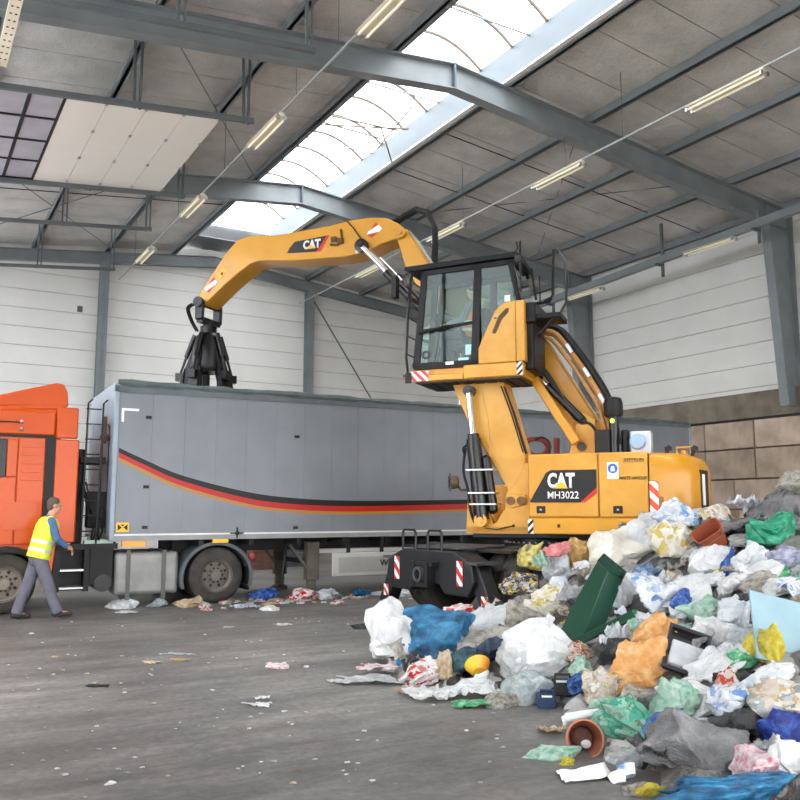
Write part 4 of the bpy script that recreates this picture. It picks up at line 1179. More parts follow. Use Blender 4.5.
for v0, v1 in ((CV1 - .05, CV1), (CV0, CV0 + .05)):
    fr_poly([(1.80, 3.81), (1.68, 3.81), (1.54, 5.34), (1.64, 5.42)], v0, v1, 'front_pillar')
    fr_poly([(.84, 3.81), (.70, 3.81), (.64, 5.42), (.76, 5.42)], v0, v1, 'door_pillar')
    fr_poly([(.24, 5.42), (.10, 4.76), (.0, 4.70), (.06, 4.9), (.14, 5.42)], v0, v1, 'rear_pillar')
    fr_poly([(.0, 3.81), (1.80, 3.81), (1.79, 3.90), (.0, 3.90)], v0, v1, 'sill')
    fr_poly([(.1, 5.34), (1.66, 5.30), (1.62, 5.43), (.12, 5.43)], v0, v1, 'header')
    fr_poly([(.80, 4.46), (1.66, 4.38), (1.66, 4.43), (.80, 4.51)], v0, v1, 'door_rail')
roof = MB().prism([(.05, 5.43), (1.80, 5.38), (1.92, 5.42), (1.92, 5.48), (.10, 5.53), (.04, 5.50)], CV0 - .06, CV1 + .05, 'xz').build('cab_roof', CB, mach, bevel=.02)
MB().box(.0, 1.78, CV0, CV1, 3.80, 3.84).build('cab_floor', CB, mach)
MB().prism([(.0, 3.84), (.06, 3.84), (.06, 4.72), (.0, 4.72)], CV0, CV1 - .06, 'xz').build('cab_rear_wall', CB, mach)
for (z0, z1) in ((3.84, 3.9),):
    MB().box(1.72, 1.80, CV0, CV1, z0, z1).build('front_sill', CB, mach)
# glazing
def pane(pts, v, nm='window_pane'):
    return MB().prism(pts, v - .004, v + .004, 'xz').build(nm, GLASS, mach)
for v in (CV1 - .02, CV0 + .02):
    pane([(1.70, 3.88), (.80, 3.88), (.78, 4.47), (1.66, 4.39)], v)
    pane([(1.66, 4.42), (.78, 4.50), (.74, 5.36), (1.60, 5.32)], v)
    pane([(.66, 3.95), (.10, 3.95), (.08, 4.72), (.2, 5.38), (.66, 5.38)], v)
MB().add([(1.78, CV0 + .04, 3.88), (1.78, CV1 - .04, 3.88), (1.66, CV1 - .04, 5.4), (1.66, CV0 + .04, 5.4)], [(0, 1, 2, 3)]).build('windscreen', GLASS, mach)
MB().add([(.02, CV0 + .04, 4.72), (.02, CV1 - .04, 4.72), (.14, CV1 - .04, 5.42), (.14, CV0 + .04, 5.42)], [(0, 1, 2, 3)]).build('rear_window', GLASS, mach)
# yellow rear flank of the cab
yp = [(.70, 3.82), (.70, 4.06), (.59, 4.30), (.43, 4.62), (.34, 4.71), (.26, 4.745), (.11, 4.76), (.11, 3.82)]
yq = MB().prism(yp, CV1 - .01, CV1 + .03, 'xz').build('cab_side_panel', YELL, mach, bevel=.012)
MB().box(-.03, .105, CV1 - .2, CV1 + .03, 3.82, 4.76).build('cab_rear_panel', YELL, mach, bevel=.012)
MB().prism([(.46, 4.27), (.475, 4.30), (.37, 4.54), (.25, 4.65), (.205, 4.645), (.22, 4.58), (.32, 4.48), (.42, 4.27)], CV1 + .028, CV1 + .036, 'xz').build('panel_vent', UND, yq, bevel=.004)
MB().box(.40, .44, CV1 + .028, CV1 + .036, 4.50, 4.52).build('panel_lock', BLACKM, yq)
decal('cab_sticker', [WHITE], mach, (.28, CV1 + .002, 4.76), EXL, EYL, [(0, [(0, 0), (.09, 0), (.09, .1), (0, .1)], 0)])
decal('cab_sticker', [WHITE], mach, (1.24, CV1 + .002, 3.84), EXL, EYL, [(0, [(0, 0), (.13, 0), (.13, .05), (0, .05)], 0)])
decal('cab_sticker', [mat('mint_label', (170, 225, 215), .4)], mach, (.92, CV1 - .012, 3.98), EXL, EYL, [(0, [(0, 0), (.12, 0), (.12, .16), (0, .16)], 0), (0, [(-.12, -.08), (.05, -.08), (.05, -.04), (-.12, -.04)], 0)])
MB().lathe([(.04, 0), (.07, 0), (.07, .02), (.04, .03)], (1.57, CV1 - .01, 4.02), (0, 1, 0), 18, closed=True).build('door_lock', CHT, mach, smooth=True)
MB().tube([(1.68, CV1 + .03, 4.36), (1.3, CV1 + .04, 4.42), (1.15, CV1 + .04, 4.44)], .018, 6).build('door_handle', BLACK, mach)
MB().cyl((1.26, CV1 + .02, 5.3), (1.27, CV1 + .02, 4.5), .006, n=5).build('wiper', BLACKM, mach)
# front guard, mirrors, roof fittings
for v in (CV0 - .02, CV1 + .02):
    MB().tube([(1.86, v, 3.62), (1.90, v, 4.0), (1.87, v, 4.7), (1.80, v, 5.35)], .025, 6).bar((1.80, v, 3.7), (1.95, v, 3.7), .04, .04).bar((1.75, v, 5.2), (1.92, v, 5.2), .03, .03).build('front_guard', BLACK, mach)
for k in range(6):
    z = 3.75 + .3 * k
    MB().cyl((1.885 - .05 * max(0, z - 4.3), CV0 - .02, z), (1.885 - .05 * max(0, z - 4.3), CV1 + .02, z), .012, n=6).build('guard_bar', BLACK, mach)
MB().box(1.80, 1.90, CV1 + .02, CV1 + .06, 3.58, 3.74).build('guard_foot', CB, mach)
MB().tube([(1.9, CV1 + .05, 5.3), (2.0, CV1 + .12, 5.35), (2.05, CV1 + .14, 5.25)], .015, 6).box(2.0, 2.08, CV1 + .06, CV1 + .2, 4.95, 5.3).build('mirror', BLACKM, mach)
MB().tube([(.12, CV1 + .0, 5.5), (.05, CV1 + .06, 5.56), (.06, CV1 + .08, 5.66)], .012, 6).box(.0, .1, CV1 - .1, CV1 + .06, 5.36, 5.46).cyl((.03, CV1 - .02, 4.9), (.03, CV1 - .02, 5.7), .016, n=6).build('rear_work_light', BLACK, mach)
MB().tube([(.12, CV1, 5.3), (.0, CV1 + .04, 5.0), (.08, CV1 + .02, 4.85)], .012, 6).tube([(-.1, 1.0, 5.3), (-.16, 1.0, 4.8)], .02, 6).tube([(-.2, .9, 5.2), (-.2, .9, 4.75)], .012, 6).build('rear_mirror_arm', BLACK, mach, smooth=True)
# rear platform and railing
MB().box(-.18, .0, .3, 1.15, 4.42, 4.74).box(-.14, .0, .35, 1.1, 3.7, 4.45).build('rear_frame', CB, mach, bevel=.02)
rp = MB().box(-.55, -.1, .55, 1.1, 4.48, 4.56).bar((-.45, 1.05, 4.50), (-.18, 1.05, 4.22), .04, .04).build('rear_step', CB, mach, bevel=.01)
MB().tube([(-.1, 1.05, 4.72), (-.38, 1.05, 4.74), (-.43, 1.05, 4.85), (-.46, 1.05, 5.55), (-.50, 1.0, 5.57), (-.64, 1.0, 5.36), (-.62, 1.0, 4.72), (-.54, 1.02, 4.56)], .022, 6).tube([(-.30, 1.05, 4.74), (-.42, 1.05, 4.80)], .03, 6).build('guard_rail', BLACK, rp, smooth=True)
# seat and controls
MB().box(.72, 1.22, .53, 1.03, 4.12, 4.28).box(.62, .78, .53, 1.03, 4.22, 4.75).box(.77, 1.07, .58, .98, 3.84, 4.15).build('seat', mat('seat_fabric', (48, 50, 54), .9), mach, bevel=.04)
MB().box(1.25, 1.5, .45, .6, 3.84, 4.55).cyl((1.0, 1.06, 4.2), (1.05, 1.06, 4.5), .02).build('console', BLACKM, mach, bevel=.02)
MB().cyl((1.62, .8, 3.84), (1.50, .8, 4.45), .03).lathe([(.13, -.012), (.155, -.012), (.155, .012), (.13, .012)], (1.48, .8, 4.48), (-.5, 0, 1), 20, closed=True).build('steering_wheel', BLACKM, mach, smooth=True)

# --- grab at the stick tip
GB = mat('grab_black', (20, 20, 21), .38, .2, .3, 8)
gx, gz_ = 6.52, 5.50
grab = MB().cyl((gx, 0, 4.98), (gx, 0, 5.12), .16, n=18).cyl((gx, 0, 5.10), (gx, 0, 5.22), .11, n=16).lathe([(.17, 4.98), (.24, 4.90), (.34, 4.30), (.30, 4.22), (.001, 4.22)], (gx, 0, 0)).build('grab', GB, mach, smooth=True)
for v in (-.30, .30):
    MB().prism([(gx - .09, 5.20), (gx + .09, 5.20), (gx + .10, 5.55), (gx + .05, 5.62), (gx - .05, 5.62), (gx - .10, 5.55)], v - .04, v + .04, 'xz').build('suspension_link', GB, grab, bevel=.03)
MB().cyl((gx, -.36, 5.54), (gx, .36, 5.54), .06).cyl((gx, .34, 5.54), (gx, .39, 5.54), .10, n=16).box(gx - .07, gx + .07, -.3, .3, 5.16, 5.26).build('link_pin', GB, grab, smooth=True)
for dv in (.34, .40):
    MB().tube(arc_pts([(gx + .1, dv, 5.5), (gx + .22, dv, 5.42), (gx + .2, dv - .1, 5.2), (gx + .1, dv - .15, 5.0)]), .022, 6).build('grab_hose', BLACKM, grab, smooth=True)
for k in range(5):
    a = 2 * pi * k / 5 + .4
    R_ = Matrix.Rotation(a, 4, 'Z') @ Matrix.Diagonal((.80, .85, 1, 1)); T_ = Matrix.Translation((gx, 0, 0))
    mb = MB().prism([(.16, 4.95), (.26, 4.92), (.52, 4.30), (.66, 3.85), (.60, 3.55), (.42, 3.30), (.28, 3.18), (.36, 3.45), (.42, 3.7), (.40, 4.0), (.26, 4.35)], -.06, .06, 'xz')
    mb.prism([(.52, 4.30), (.68, 3.85), (.62, 3.55), (.40, 3.28), (.28, 3.16), (.36, 3.40), (.56, 3.75)], -.12, .12, 'xz')
    mb.v = [tuple(T_ @ R_ @ Vector(p)) for p in mb.v]
    t = mb.build('grab_tine', GB, grab, bevel=.012)
    mc = MB().cyl((.24, 0, 4.95), (.44, 0, 4.5), .055).cyl((.44, 0, 4.5), (.58, 0, 4.15), .03).box(.50, .66, -.09, .09, 4.05, 4.2)
    mc.v = [tuple(T_ @ R_ @ Vector((p[0] + .08, p[1], p[2]))) for p in mc.v]
    mc.build('tine_cylinder', BLACK, t, smooth=True)

# ------------------------------------------------------------------ people
SKIN = mat('skin', (205, 152, 122), .55, 0, .08, 20)
def loft(mb, rings, n=18):
    """rings: (centre, half depth x, half width y, pitch)"""
    vs = []
    for (c, rx, ry, pit) in rings:
        R = Matrix.Rotation(pit, 3, 'Y')
        for k in range(n):
            a = 2 * pi * k / n
            vs.append(Vector(c) + R @ Vector((rx * cos(a), ry * sin(a), 0)))
    fs = [(i * n + k, i * n + (k + 1) % n, (i + 1) * n + (k + 1) % n, (i + 1) * n + k) for i in range(len(rings) - 1) for k in range(n)]
    fs += [tuple(range(n - 1, -1, -1)), tuple((len(rings) - 1) * n + k for k in range(n))]
    return mb.add(vs, fs)

def hand(mb, wrist, d, side, up):
    """palm and five separate fingers; d pointing direction, up = back of the hand, side = thumb side"""
    d, up = Vector(d).normalized(), Vector(up).normalized()
    s = Vector(side).normalized()
    w = Vector(wrist)
    R = Matrix((d, s, up)).transposed()
    mb.ball(w + d * .05, (.052, .042, .018), 10, 8, R)
    for i, ln in enumerate((.065, .075, .07, .055)):
        o = w + d * .09 + s * (.030 - .02 * i)
        k1 = o + d * ln * .5 - up * .008
        k2 = k1 + d * ln * .35 - up * .025
        k3 = k2 + d * ln * .12 - up * .022
        mb.limb(o, k1, .0095, .009, 6); mb.limb(k1, k2, .009, .0085, 6); mb.limb(k2, k3, .0085, .0075, 6)
    o = w + d * .03 + s * .035
    k1 = o + d * .03 + s * .022 - up * .01
    k2 = k1 + d * .028 + s * .004 - up * .014
    mb.limb(o, k1, .012, .010, 6); mb.limb(k1, k2, .010, .0085, 6)

def figure(name, label, loc, rotz, J, col, parent=None, seated=False):
    root = tag(empty(name, loc, rotz), label, 'person')
    V = {k: Vector(v) for k, v in J.items() if k != 'tilt'}
    lean = (V['neck'] - V['pelvis'])
    pit = math.atan2(lean.x, lean.z)
    up = lean.normalized()
    fwd = Vector((cos(pit), 0, -sin(pit)))
    H = lean.length
    tor = lambda g: [(V['pelvis'] + up * H * t, rx + g, ry + g, pit) for t, rx, ry in ((-.10, .09, .13), (-.02, .115, .17), (.1, .135, .19), (.3, .135, .185), (.55, .14, .20), (.75, .135, .215), (.88, .11, .20), (.96, .07, .12), (1.02, .05, .06))]
    hd = V['head']
    tilt = J.get('tilt', 0.1)
    HR = Matrix.Rotation(tilt, 3, 'Y')
    # body: one continuous surface
    mb = MB()
    loft(mb, tor(-.02))
    mb.limb(V['neck'] - up * .04, hd - Vector((.015, 0, .06)), .058, .055)
    mb.ball(hd + HR @ Vector((-.008, 0, .025)), (.098, .076, .098), 16, 12, HR)
    mb.ball(hd + HR @ Vector((.025, 0, -.045)), (.068, .058, .075), 14, 10, HR)
    mb.ball(hd + HR @ Vector((.095, 0, -.012)), (.022, .016, .024), 8, 6, HR)
    mb.ball(hd + HR @ Vector((.082, 0, .03)), (.02, .05, .012), 8, 6, HR)
    mb.ball(hd + HR @ Vector((.082, 0, -.062)), (.014, .026, .008), 8, 6, HR)
    mb.ball(hd + HR @ Vector((.075, 0, -.10)), (.022, .024, .018), 8, 6, HR)
    for s in (-1, 1):
        mb.ball(hd + HR @ Vector((-.008, s * .078, -.005)), (.022, .012, .034), 8, 6, HR)
    for s, k in ((1, 'l'), (-1, 'r')):
        mb.limb(V['sh_' + k], V['el_' + k], .045, .038); mb.limb(V['el_' + k], V['wr_' + k], .038, .027)
        mb.limb(V['hip_' + k], V['kn_' + k], .075, .05); mb.limb(V['kn_' + k], V['an_' + k], .05, .036)
        mb.limb(V['an_' + k], V['to_' + k], .035, .03)
        d = (V['wr_' + k] - V['el_' + k]).normalized()
        side_ = Vector((0, -s, 0)); side_ = (side_ - d * side_.dot(d)).normalized()
        u2 = d.cross(side_); u2 = u2 if u2.z > 0 else -u2
        hand(mb, V['wr_' + k], d, side_, u2)
    body = remesh('body', mb, SKIN, root, .009, 3)
    for s in (-1, 1):
        MB().ball(hd + HR @ Vector((.083, s * .032, .012)), (.009, .013, .009), 8, 6).build('eye', mat('eye_dark', (40, 34, 30), .3), root, smooth=True)
    # hair
    if col.get('hair'):
        mb = MB()
        mb.ball(hd + HR @ Vector((-.022, 0, .042)), (.098, .083, .092), 16, 12, HR)
        mb.ball(hd + HR @ Vector((-.055, 0, -.01)), (.058, .074, .075), 12, 10, HR)
        remesh('hair', mb, col['hair'], root, .009, 2)
    # trousers
    mb = MB()
    loft(mb, [(V['pelvis'] + up * t, rx, ry, pit) for t, rx, ry in ((-.13, .08, .10), (-.06, .125, .17), (.02, .132, .183), (.12, .13, .182))])
    for k in 'lr':
        mid = (V['kn_' + k] + V['an_' + k]) / 2 + Vector((-.012, 0, 0))
        mb.limb(V['hip_' + k], V['kn_' + k], .108, .085); mb.limb(V['kn_' + k], mid, .085, .078)
        mb.tube([mid, V['an_' + k] + Vector((0, 0, .0))], [.078, .082], 12)
        mb.ball(mid, .078)
    tr = remesh('trousers', mb, col['trousers'], root, .013, 4)
    # sweater
    mb = MB()
    loft(mb, [r for r in tor(.012)][1:])
    for k in 'lr':
        mb.limb(V['sh_' + k], V['el_' + k], .064, .055); mb.limb(V['el_' + k], V['wr_' + k] - (V['wr_' + k] - V['el_' + k]) * .12, .053, .042)
        mb.limb(V['sh_' + k], V['neck'] - up * .07, .06, .06)
    remesh('sweater', mb, col['sweater'], root, .013, 3)
    # vest
    mb = MB()
    loft(mb, [(c, rx * 1.0 + .03, ry + .022, p) for (c, rx, ry, p) in [(V['pelvis'] - up * .02, .14, .19, pit)] + tor(0.0)[2:8]])
    mb.limb(V['neck'] - up * .06 + Vector((0, .1, 0)), V['neck'] - up * .06 - Vector((0, .1, 0)), .068, .068)
    vest = remesh('safety_vest', mb, col['vest'], root, .012, 3)
    for t in (.16, .36):
        c = V['pelvis'] + up * H * t
        rb = MB()
        loft(rb, [(c - up * .024, 0.138 + .034, .19 + .027, pit), (c + up * .024, 0.138 + .034, .19 + .027, pit)], 28)
        rb.build('reflective_band', mat('reflective', (206, 210, 206), .35, .2), vest, smooth=True)
    # shoes
    for k in 'lr':
        a, t = V['an_' + k], V['to_' + k]
        mb = MB().limb(a + Vector((0, 0, .01)), a + (t - a) * .2 + Vector((0, 0, -.02)), .05, .05)
        mb.limb(a + (t - a) * -.25 + Vector((0, 0, -.025)), t + Vector((0, 0, -.005)), .044, .038)
        remesh('shoe', mb, col['shoes'], root, .011, 2)
    return root

walker = {'pelvis': (-.06, 0, .90), 'neck': (.085, 0, 1.50), 'head': (.135, 0, 1.655), 'tilt': .12,
          'sh_l': (.07, .185, 1.43), 'sh_r': (.06, -.19, 1.43), 'el_l': (.13, .24, 1.16), 'el_r': (.135, -.25, 1.17),
          'wr_l': (.33, .16, 1.08), 'wr_r': (.295, -.2, 1.05), 'hip_l': (-.06, .09, .86), 'hip_r': (-.05, -.09, .86),
          'kn_l': (-.17, .12, .46), 'kn_r': (.09, -.1, .48), 'an_l': (-.30, .12, .075), 'an_r': (.235, -.1, .085),
          'to_l': (-.13, .13, .045), 'to_r': (.41, -.11, .06)}
figure('person', 'man in yellow high-visibility vest, blue sweater and grey trousers walking past the truck', (1.93, 13.80, 0), radians(4), walker,
       {'hair': mat('hair_grey', (94, 82, 74), .8, 0, .3, 40), 'trousers': mat('grey_trousers', (104, 104, 116), .9, 0, .18, 9, .5, 18), 'sweater': mat('blue_sweater', (78, 108, 150), .9, 0, .15, 12, .4, 25),
        'vest': mat('hivis_yellow', (226, 244, 60), .6, 0, .1, 8, .5, 14), 'shoes': mat('dark_shoes', (50, 44, 40), .7)})
pz = 3.84
op = {'pelvis': (.58, 0, .50), 'neck': (.52, 0, 1.07), 'head': (.56, 0, 1.22), 'tilt': .1,
      'sh_l': (.53, .19, 1.0), 'sh_r': (.53, -.19, 1.0), 'el_l': (.68, .24, .74), 'el_r': (.68, -.24, .74),
      'wr_l': (.90, .24, .70), 'wr_r': (.90, -.22, .68), 'hip_l': (.62, .1, .50), 'hip_r': (.62, -.1, .50),
      'kn_l': (1.0, .13, .52), 'kn_r': (1.0, -.13, .52), 'an_l': (1.02, .13, .10), 'an_r': (1.02, -.13, .10),
      'to_l': (1.18, .13, .05), 'to_r': (1.18, -.13, .05)}
_off = Matrix.Rotation(MROT, 3, 'Z') @ Vector((.36, .78, 0))
figure('person', 'operator in orange vest and dark cap seated inside the raised cab', (8.98 + _off.x, 10.69 + _off.y, pz), MROT, op,
       {'hair': mat('dark_cap', (40, 42, 48), .8), 'trousers': mat('dark_trousers', (60, 66, 80), .9), 'sweater': mat('grey_sweater', (120, 124, 130), .9),
        'vest': mat('hivis_orange', (250, 110, 40), .6, 0, .1, 8), 'shoes': mat('dark_shoes', (50, 44, 40), .7)})

# ------------------------------------------------------------------ heap of waste
HEAP = [(3.6, 7.31, 0.0), (3.76, 6.92, 0.0), (3.67, 6.16, 0.0), (3.94, 5.77, 0.0), (4.25, 5.4, 0.0), (4.32, 5.14, 0.0), (3.86, 4.69, 0.0), (3.46, 4.41, 0.0), (3.38, 3.93, 0.0), (3.38, 3.62, 0.0), (3.37, 3.19, 0.0), (3.45, 2.78, 0.0), (3.69, 2.4, 0.0), (3.99, 2.11, 0.0), (4.65, 8.53, 0.0), (6.42, 10.23, 0.0), (7.95, 11.06, 0.0), (4.73, 5.03, 0.16), (4.98, 4.29, 0.27), (5.16, 3.7, 0.36), (5.68, 3.28, 0.38), (4.26, 3.69, 0.11), (4.49, 3.24, 0.18), (4.98, 2.9, 0.2), (4.21, 4.12, 0.13), (6.05, 4.31, 0.59), (7.11, 5.04, 0.96), (8.17, 5.75, 1.38), (9.16, 6.28, 1.79), (6.55, 3.9, 0.61), (8.18, 4.62, 1.13), (10.17, 5.69, 1.77), (5.94, 5.09, 0.5), (6.81, 5.8, 0.92), (7.76, 6.59, 1.32), (8.11, 6.94, 1.52), (7.76, 7.39, 1.43), (5.79, 6.13, 0.38), (6.34, 6.7, 0.67), (6.97, 7.34, 0.97), (7.16, 7.67, 1.12), (6.85, 7.89, 0.89), (6.4, 7.73, 0.63), (6.09, 7.7, 0.46), (5.35, 7.11, 0.29), (4.87, 7.29, 0.16), (4.81, 7.67, 0.21), (5.65, 6.69, 0.32), (5.81, 5.53, 0.46), (6.63, 6.28, 0.79), (10.34, 7.27, 1.3), (9.14, 7.75, 0.9), (8.46, 8.15, 0.8), (7.82, 8.4, 0.6), (7.3, 8.59, 0.45), (11.8, 8.29, 0.6), (10.61, 8.99, 0.25), (9.52, 9.16, 0.2), (8.6, 9.24, 0.15), (7.72, 9.29, 0.1), (6.75, 8.92, 0.05), (6.18, 8.78, 0.0), (11.72, 6.58, 1.3), (13.76, 7.73, 0.5), (13.76, 9.48, 0.0), (12.24, 10.37, 0.0), (10.66, 10.72, 0.0), (17.11, 8.68, 0.0), (3.05, 6.86, -0.25), (2.9, 5.97, -0.25), (3.02, 5.13, -0.25), (3.4, 4.86, -0.25), (3.67, 4.89, -0.25), (3.92, 5.05, -0.25), (3.4, 4.64, -0.25), (3.08, 4.25, -0.25), (2.81, 3.59, -0.25), (2.67, 3.12, -0.25), (2.56, 2.54, -0.25), (3.9, 8.26, -0.25), (4.89, 9.65, -0.25), (6.94, 11.8, -0.25), (2.99, 7.89, -0.25), (4.41, 9.94, -0.25), (6.26, 12.2, -0.25), (2.35, 5.26, -0.25), (2.61, 4.22, -0.25), (2.49, 3.49, -0.25), (4.56, 12.07, -0.25), (7.98, 14.31, -0.25), (8.49, 13.37, -0.25), (2.44, 4.73, -0.25), (3.11, 9.82, -0.25), (1.99, 2.34, -0.25), (2.11, 3.1, -0.25)]
def heap_h(x, y):
    sw = sz = 0.0
    for (a, b, z) in HEAP:
        w = 1.0 / ((a - x) ** 2 + (b - y) ** 2 + .02) ** 2
        sw += w; sz += w * z
    return max(sz / sw, 0.0)

def plastic(key, cols, rough=.32, scale=5.0, alpha=1.0, bump=.55, sub=0.0, metal=0.0, tl=.25):
    """crinkled plastic: patchy colours (what is printed on or seen through it), folds as relief, some translucency"""
    m = bpy.data.materials.new(key); m.use_nodes = True
    nt = m.node_tree; n = nt.nodes; L = nt.links; b = n['Principled BSDF']
    b.inputs['Roughness'].default_value = rough * .7; b.inputs['Specular IOR Level'].default_value = .7; b.inputs['Metallic'].default_value = metal
    tc = n.new('ShaderNodeTexCoord'); oi = n.new('ShaderNodeObjectInfo')
    mp = n.new('ShaderNodeVectorMath'); mp.operation = 'ADD'
    sc_ = n.new('ShaderNodeVectorMath'); sc_.operation = 'SCALE'; sc_.inputs['Scale'].default_value = 37.0
    cmb = n.new('ShaderNodeCombineXYZ')
    for i in range(3): L.new(oi.outputs['Random'], cmb.inputs[i])
    L.new(cmb.outputs[0], sc_.inputs[0]); L.new(tc.outputs['Object'], mp.inputs[0]); L.new(sc_.outputs[0], mp.inputs[1])
    dn = n.new('ShaderNodeTexNoise'); dn.inputs['Scale'].default_value = 2.2; dn.inputs['Detail'].default_value = 3
    L.new(mp.outputs[0], dn.inputs['Vector'])
    dv = n.new('ShaderNodeVectorMath'); dv.operation = 'MULTIPLY_ADD'; dv.inputs[1].default_value = (.9, .9, .9)
    L.new(dn.outputs['Color'], dv.inputs[0]); L.new(mp.outputs[0], dv.inputs[2])
    nz = n.new('ShaderNodeTexVoronoi'); nz.inputs['Scale'].default_value = scale * .55
    L.new(dv.outputs[0], nz.inputs['Vector'])
    sp_ = n.new('ShaderNodeSeparateColor'); L.new(nz.outputs['Color'], sp_.inputs[0])
    fac = sp_.outputs[0]
    if len(cols) <= 3:
        nn = n.new('ShaderNodeTexNoise'); nn.inputs['Scale'].default_value = scale * .5; nn.inputs['Detail'].default_value = 4
        L.new(mp.outputs[0], nn.inputs['Vector'])
        sm_ = n.new('ShaderNodeMapRange'); sm_.inputs['From Min'].default_value = .3; sm_.inputs['From Max'].default_value = .7
        L.new(nn.outputs['Fac'], sm_.inputs['Value']); fac = sm_.outputs['Result']
    rp = n.new('ShaderNodeValToRGB')
    cr = rp.color_ramp
    k = len(cols)
    cr.elements[0].color = lin(*cols[0]); cr.elements[0].position = .08
    cr.elements[1].color = lin(*cols[-1]); cr.elements[1].position = .92
    for i in range(1, k - 1):
        e = cr.elements.new(.08 + .84 * i / (k - 1)); e.color = lin(*cols[i])
    L.new(fac, rp.inputs['Fac'])
    L.new(rp.outputs['Color'], b.inputs['Base Color'])
    n2 = n.new('ShaderNodeTexNoise'); n2.inputs['Scale'].default_value = 4.5; n2.inputs['Detail'].default_value = 5; n2.inputs['Roughness'].default_value = .62; n2.inputs['Distortion'].default_value = .7
    L.new(mp.outputs[0], n2.inputs['Vector'])
    rg = n.new('ShaderNodeMath'); rg.operation = 'SUBTRACT'; rg.inputs[1].default_value = .5
    rb = n.new('ShaderNodeMath'); rb.operation = 'ABSOLUTE'
    L.new(n2.outputs['Fac'], rg.inputs[0]); L.new(rg.outputs[0], rb.inputs[0])
    n3 = n.new('ShaderNodeTexVoronoi'); n3.inputs['Scale'].default_value = 15.0
    L.new(dv.outputs[0], n3.inputs['Vector'])
    ab = n.new('ShaderNodeMath'); ab.operation = 'MULTIPLY_ADD'; ab.inputs[1].default_value = .10
    L.new(n3.outputs['Distance'], ab.inputs[0]); L.new(rb.outputs[0], ab.inputs[2])
    bp = n.new('ShaderNodeBump'); bp.inputs['Strength'].default_value = bump; bp.inputs['Distance'].default_value = .10
    L.new(ab.outputs[0], bp.inputs['Height']); L.new(bp.outputs['Normal'], b.inputs['Normal'])
    out = n['Material Output']
    last = b.outputs[0]
    if tl:
        t = n.new('ShaderNodeBsdfTranslucent'); L.new(rp.outputs['Color'], t.inputs['Color']); L.new(bp.outputs['Normal'], t.inputs['Normal'])
        mx = n.new('ShaderNodeMixShader'); mx.inputs['Fac'].default_value = tl
        L.new(last, mx.inputs[1]); L.new(t.outputs[0], mx.inputs[2]); last = mx.outputs[0]
    if alpha < 1:
        t = n.new('ShaderNodeBsdfTransparent'); mx = n.new('ShaderNodeMixShader'); mx.inputs['Fac'].default_value = alpha
        L.new(t.outputs[0], mx.inputs[1]); L.new(last, mx.inputs[2]); last = mx.outputs[0]
    L.new(last, out.inputs['Surface'])
    return m

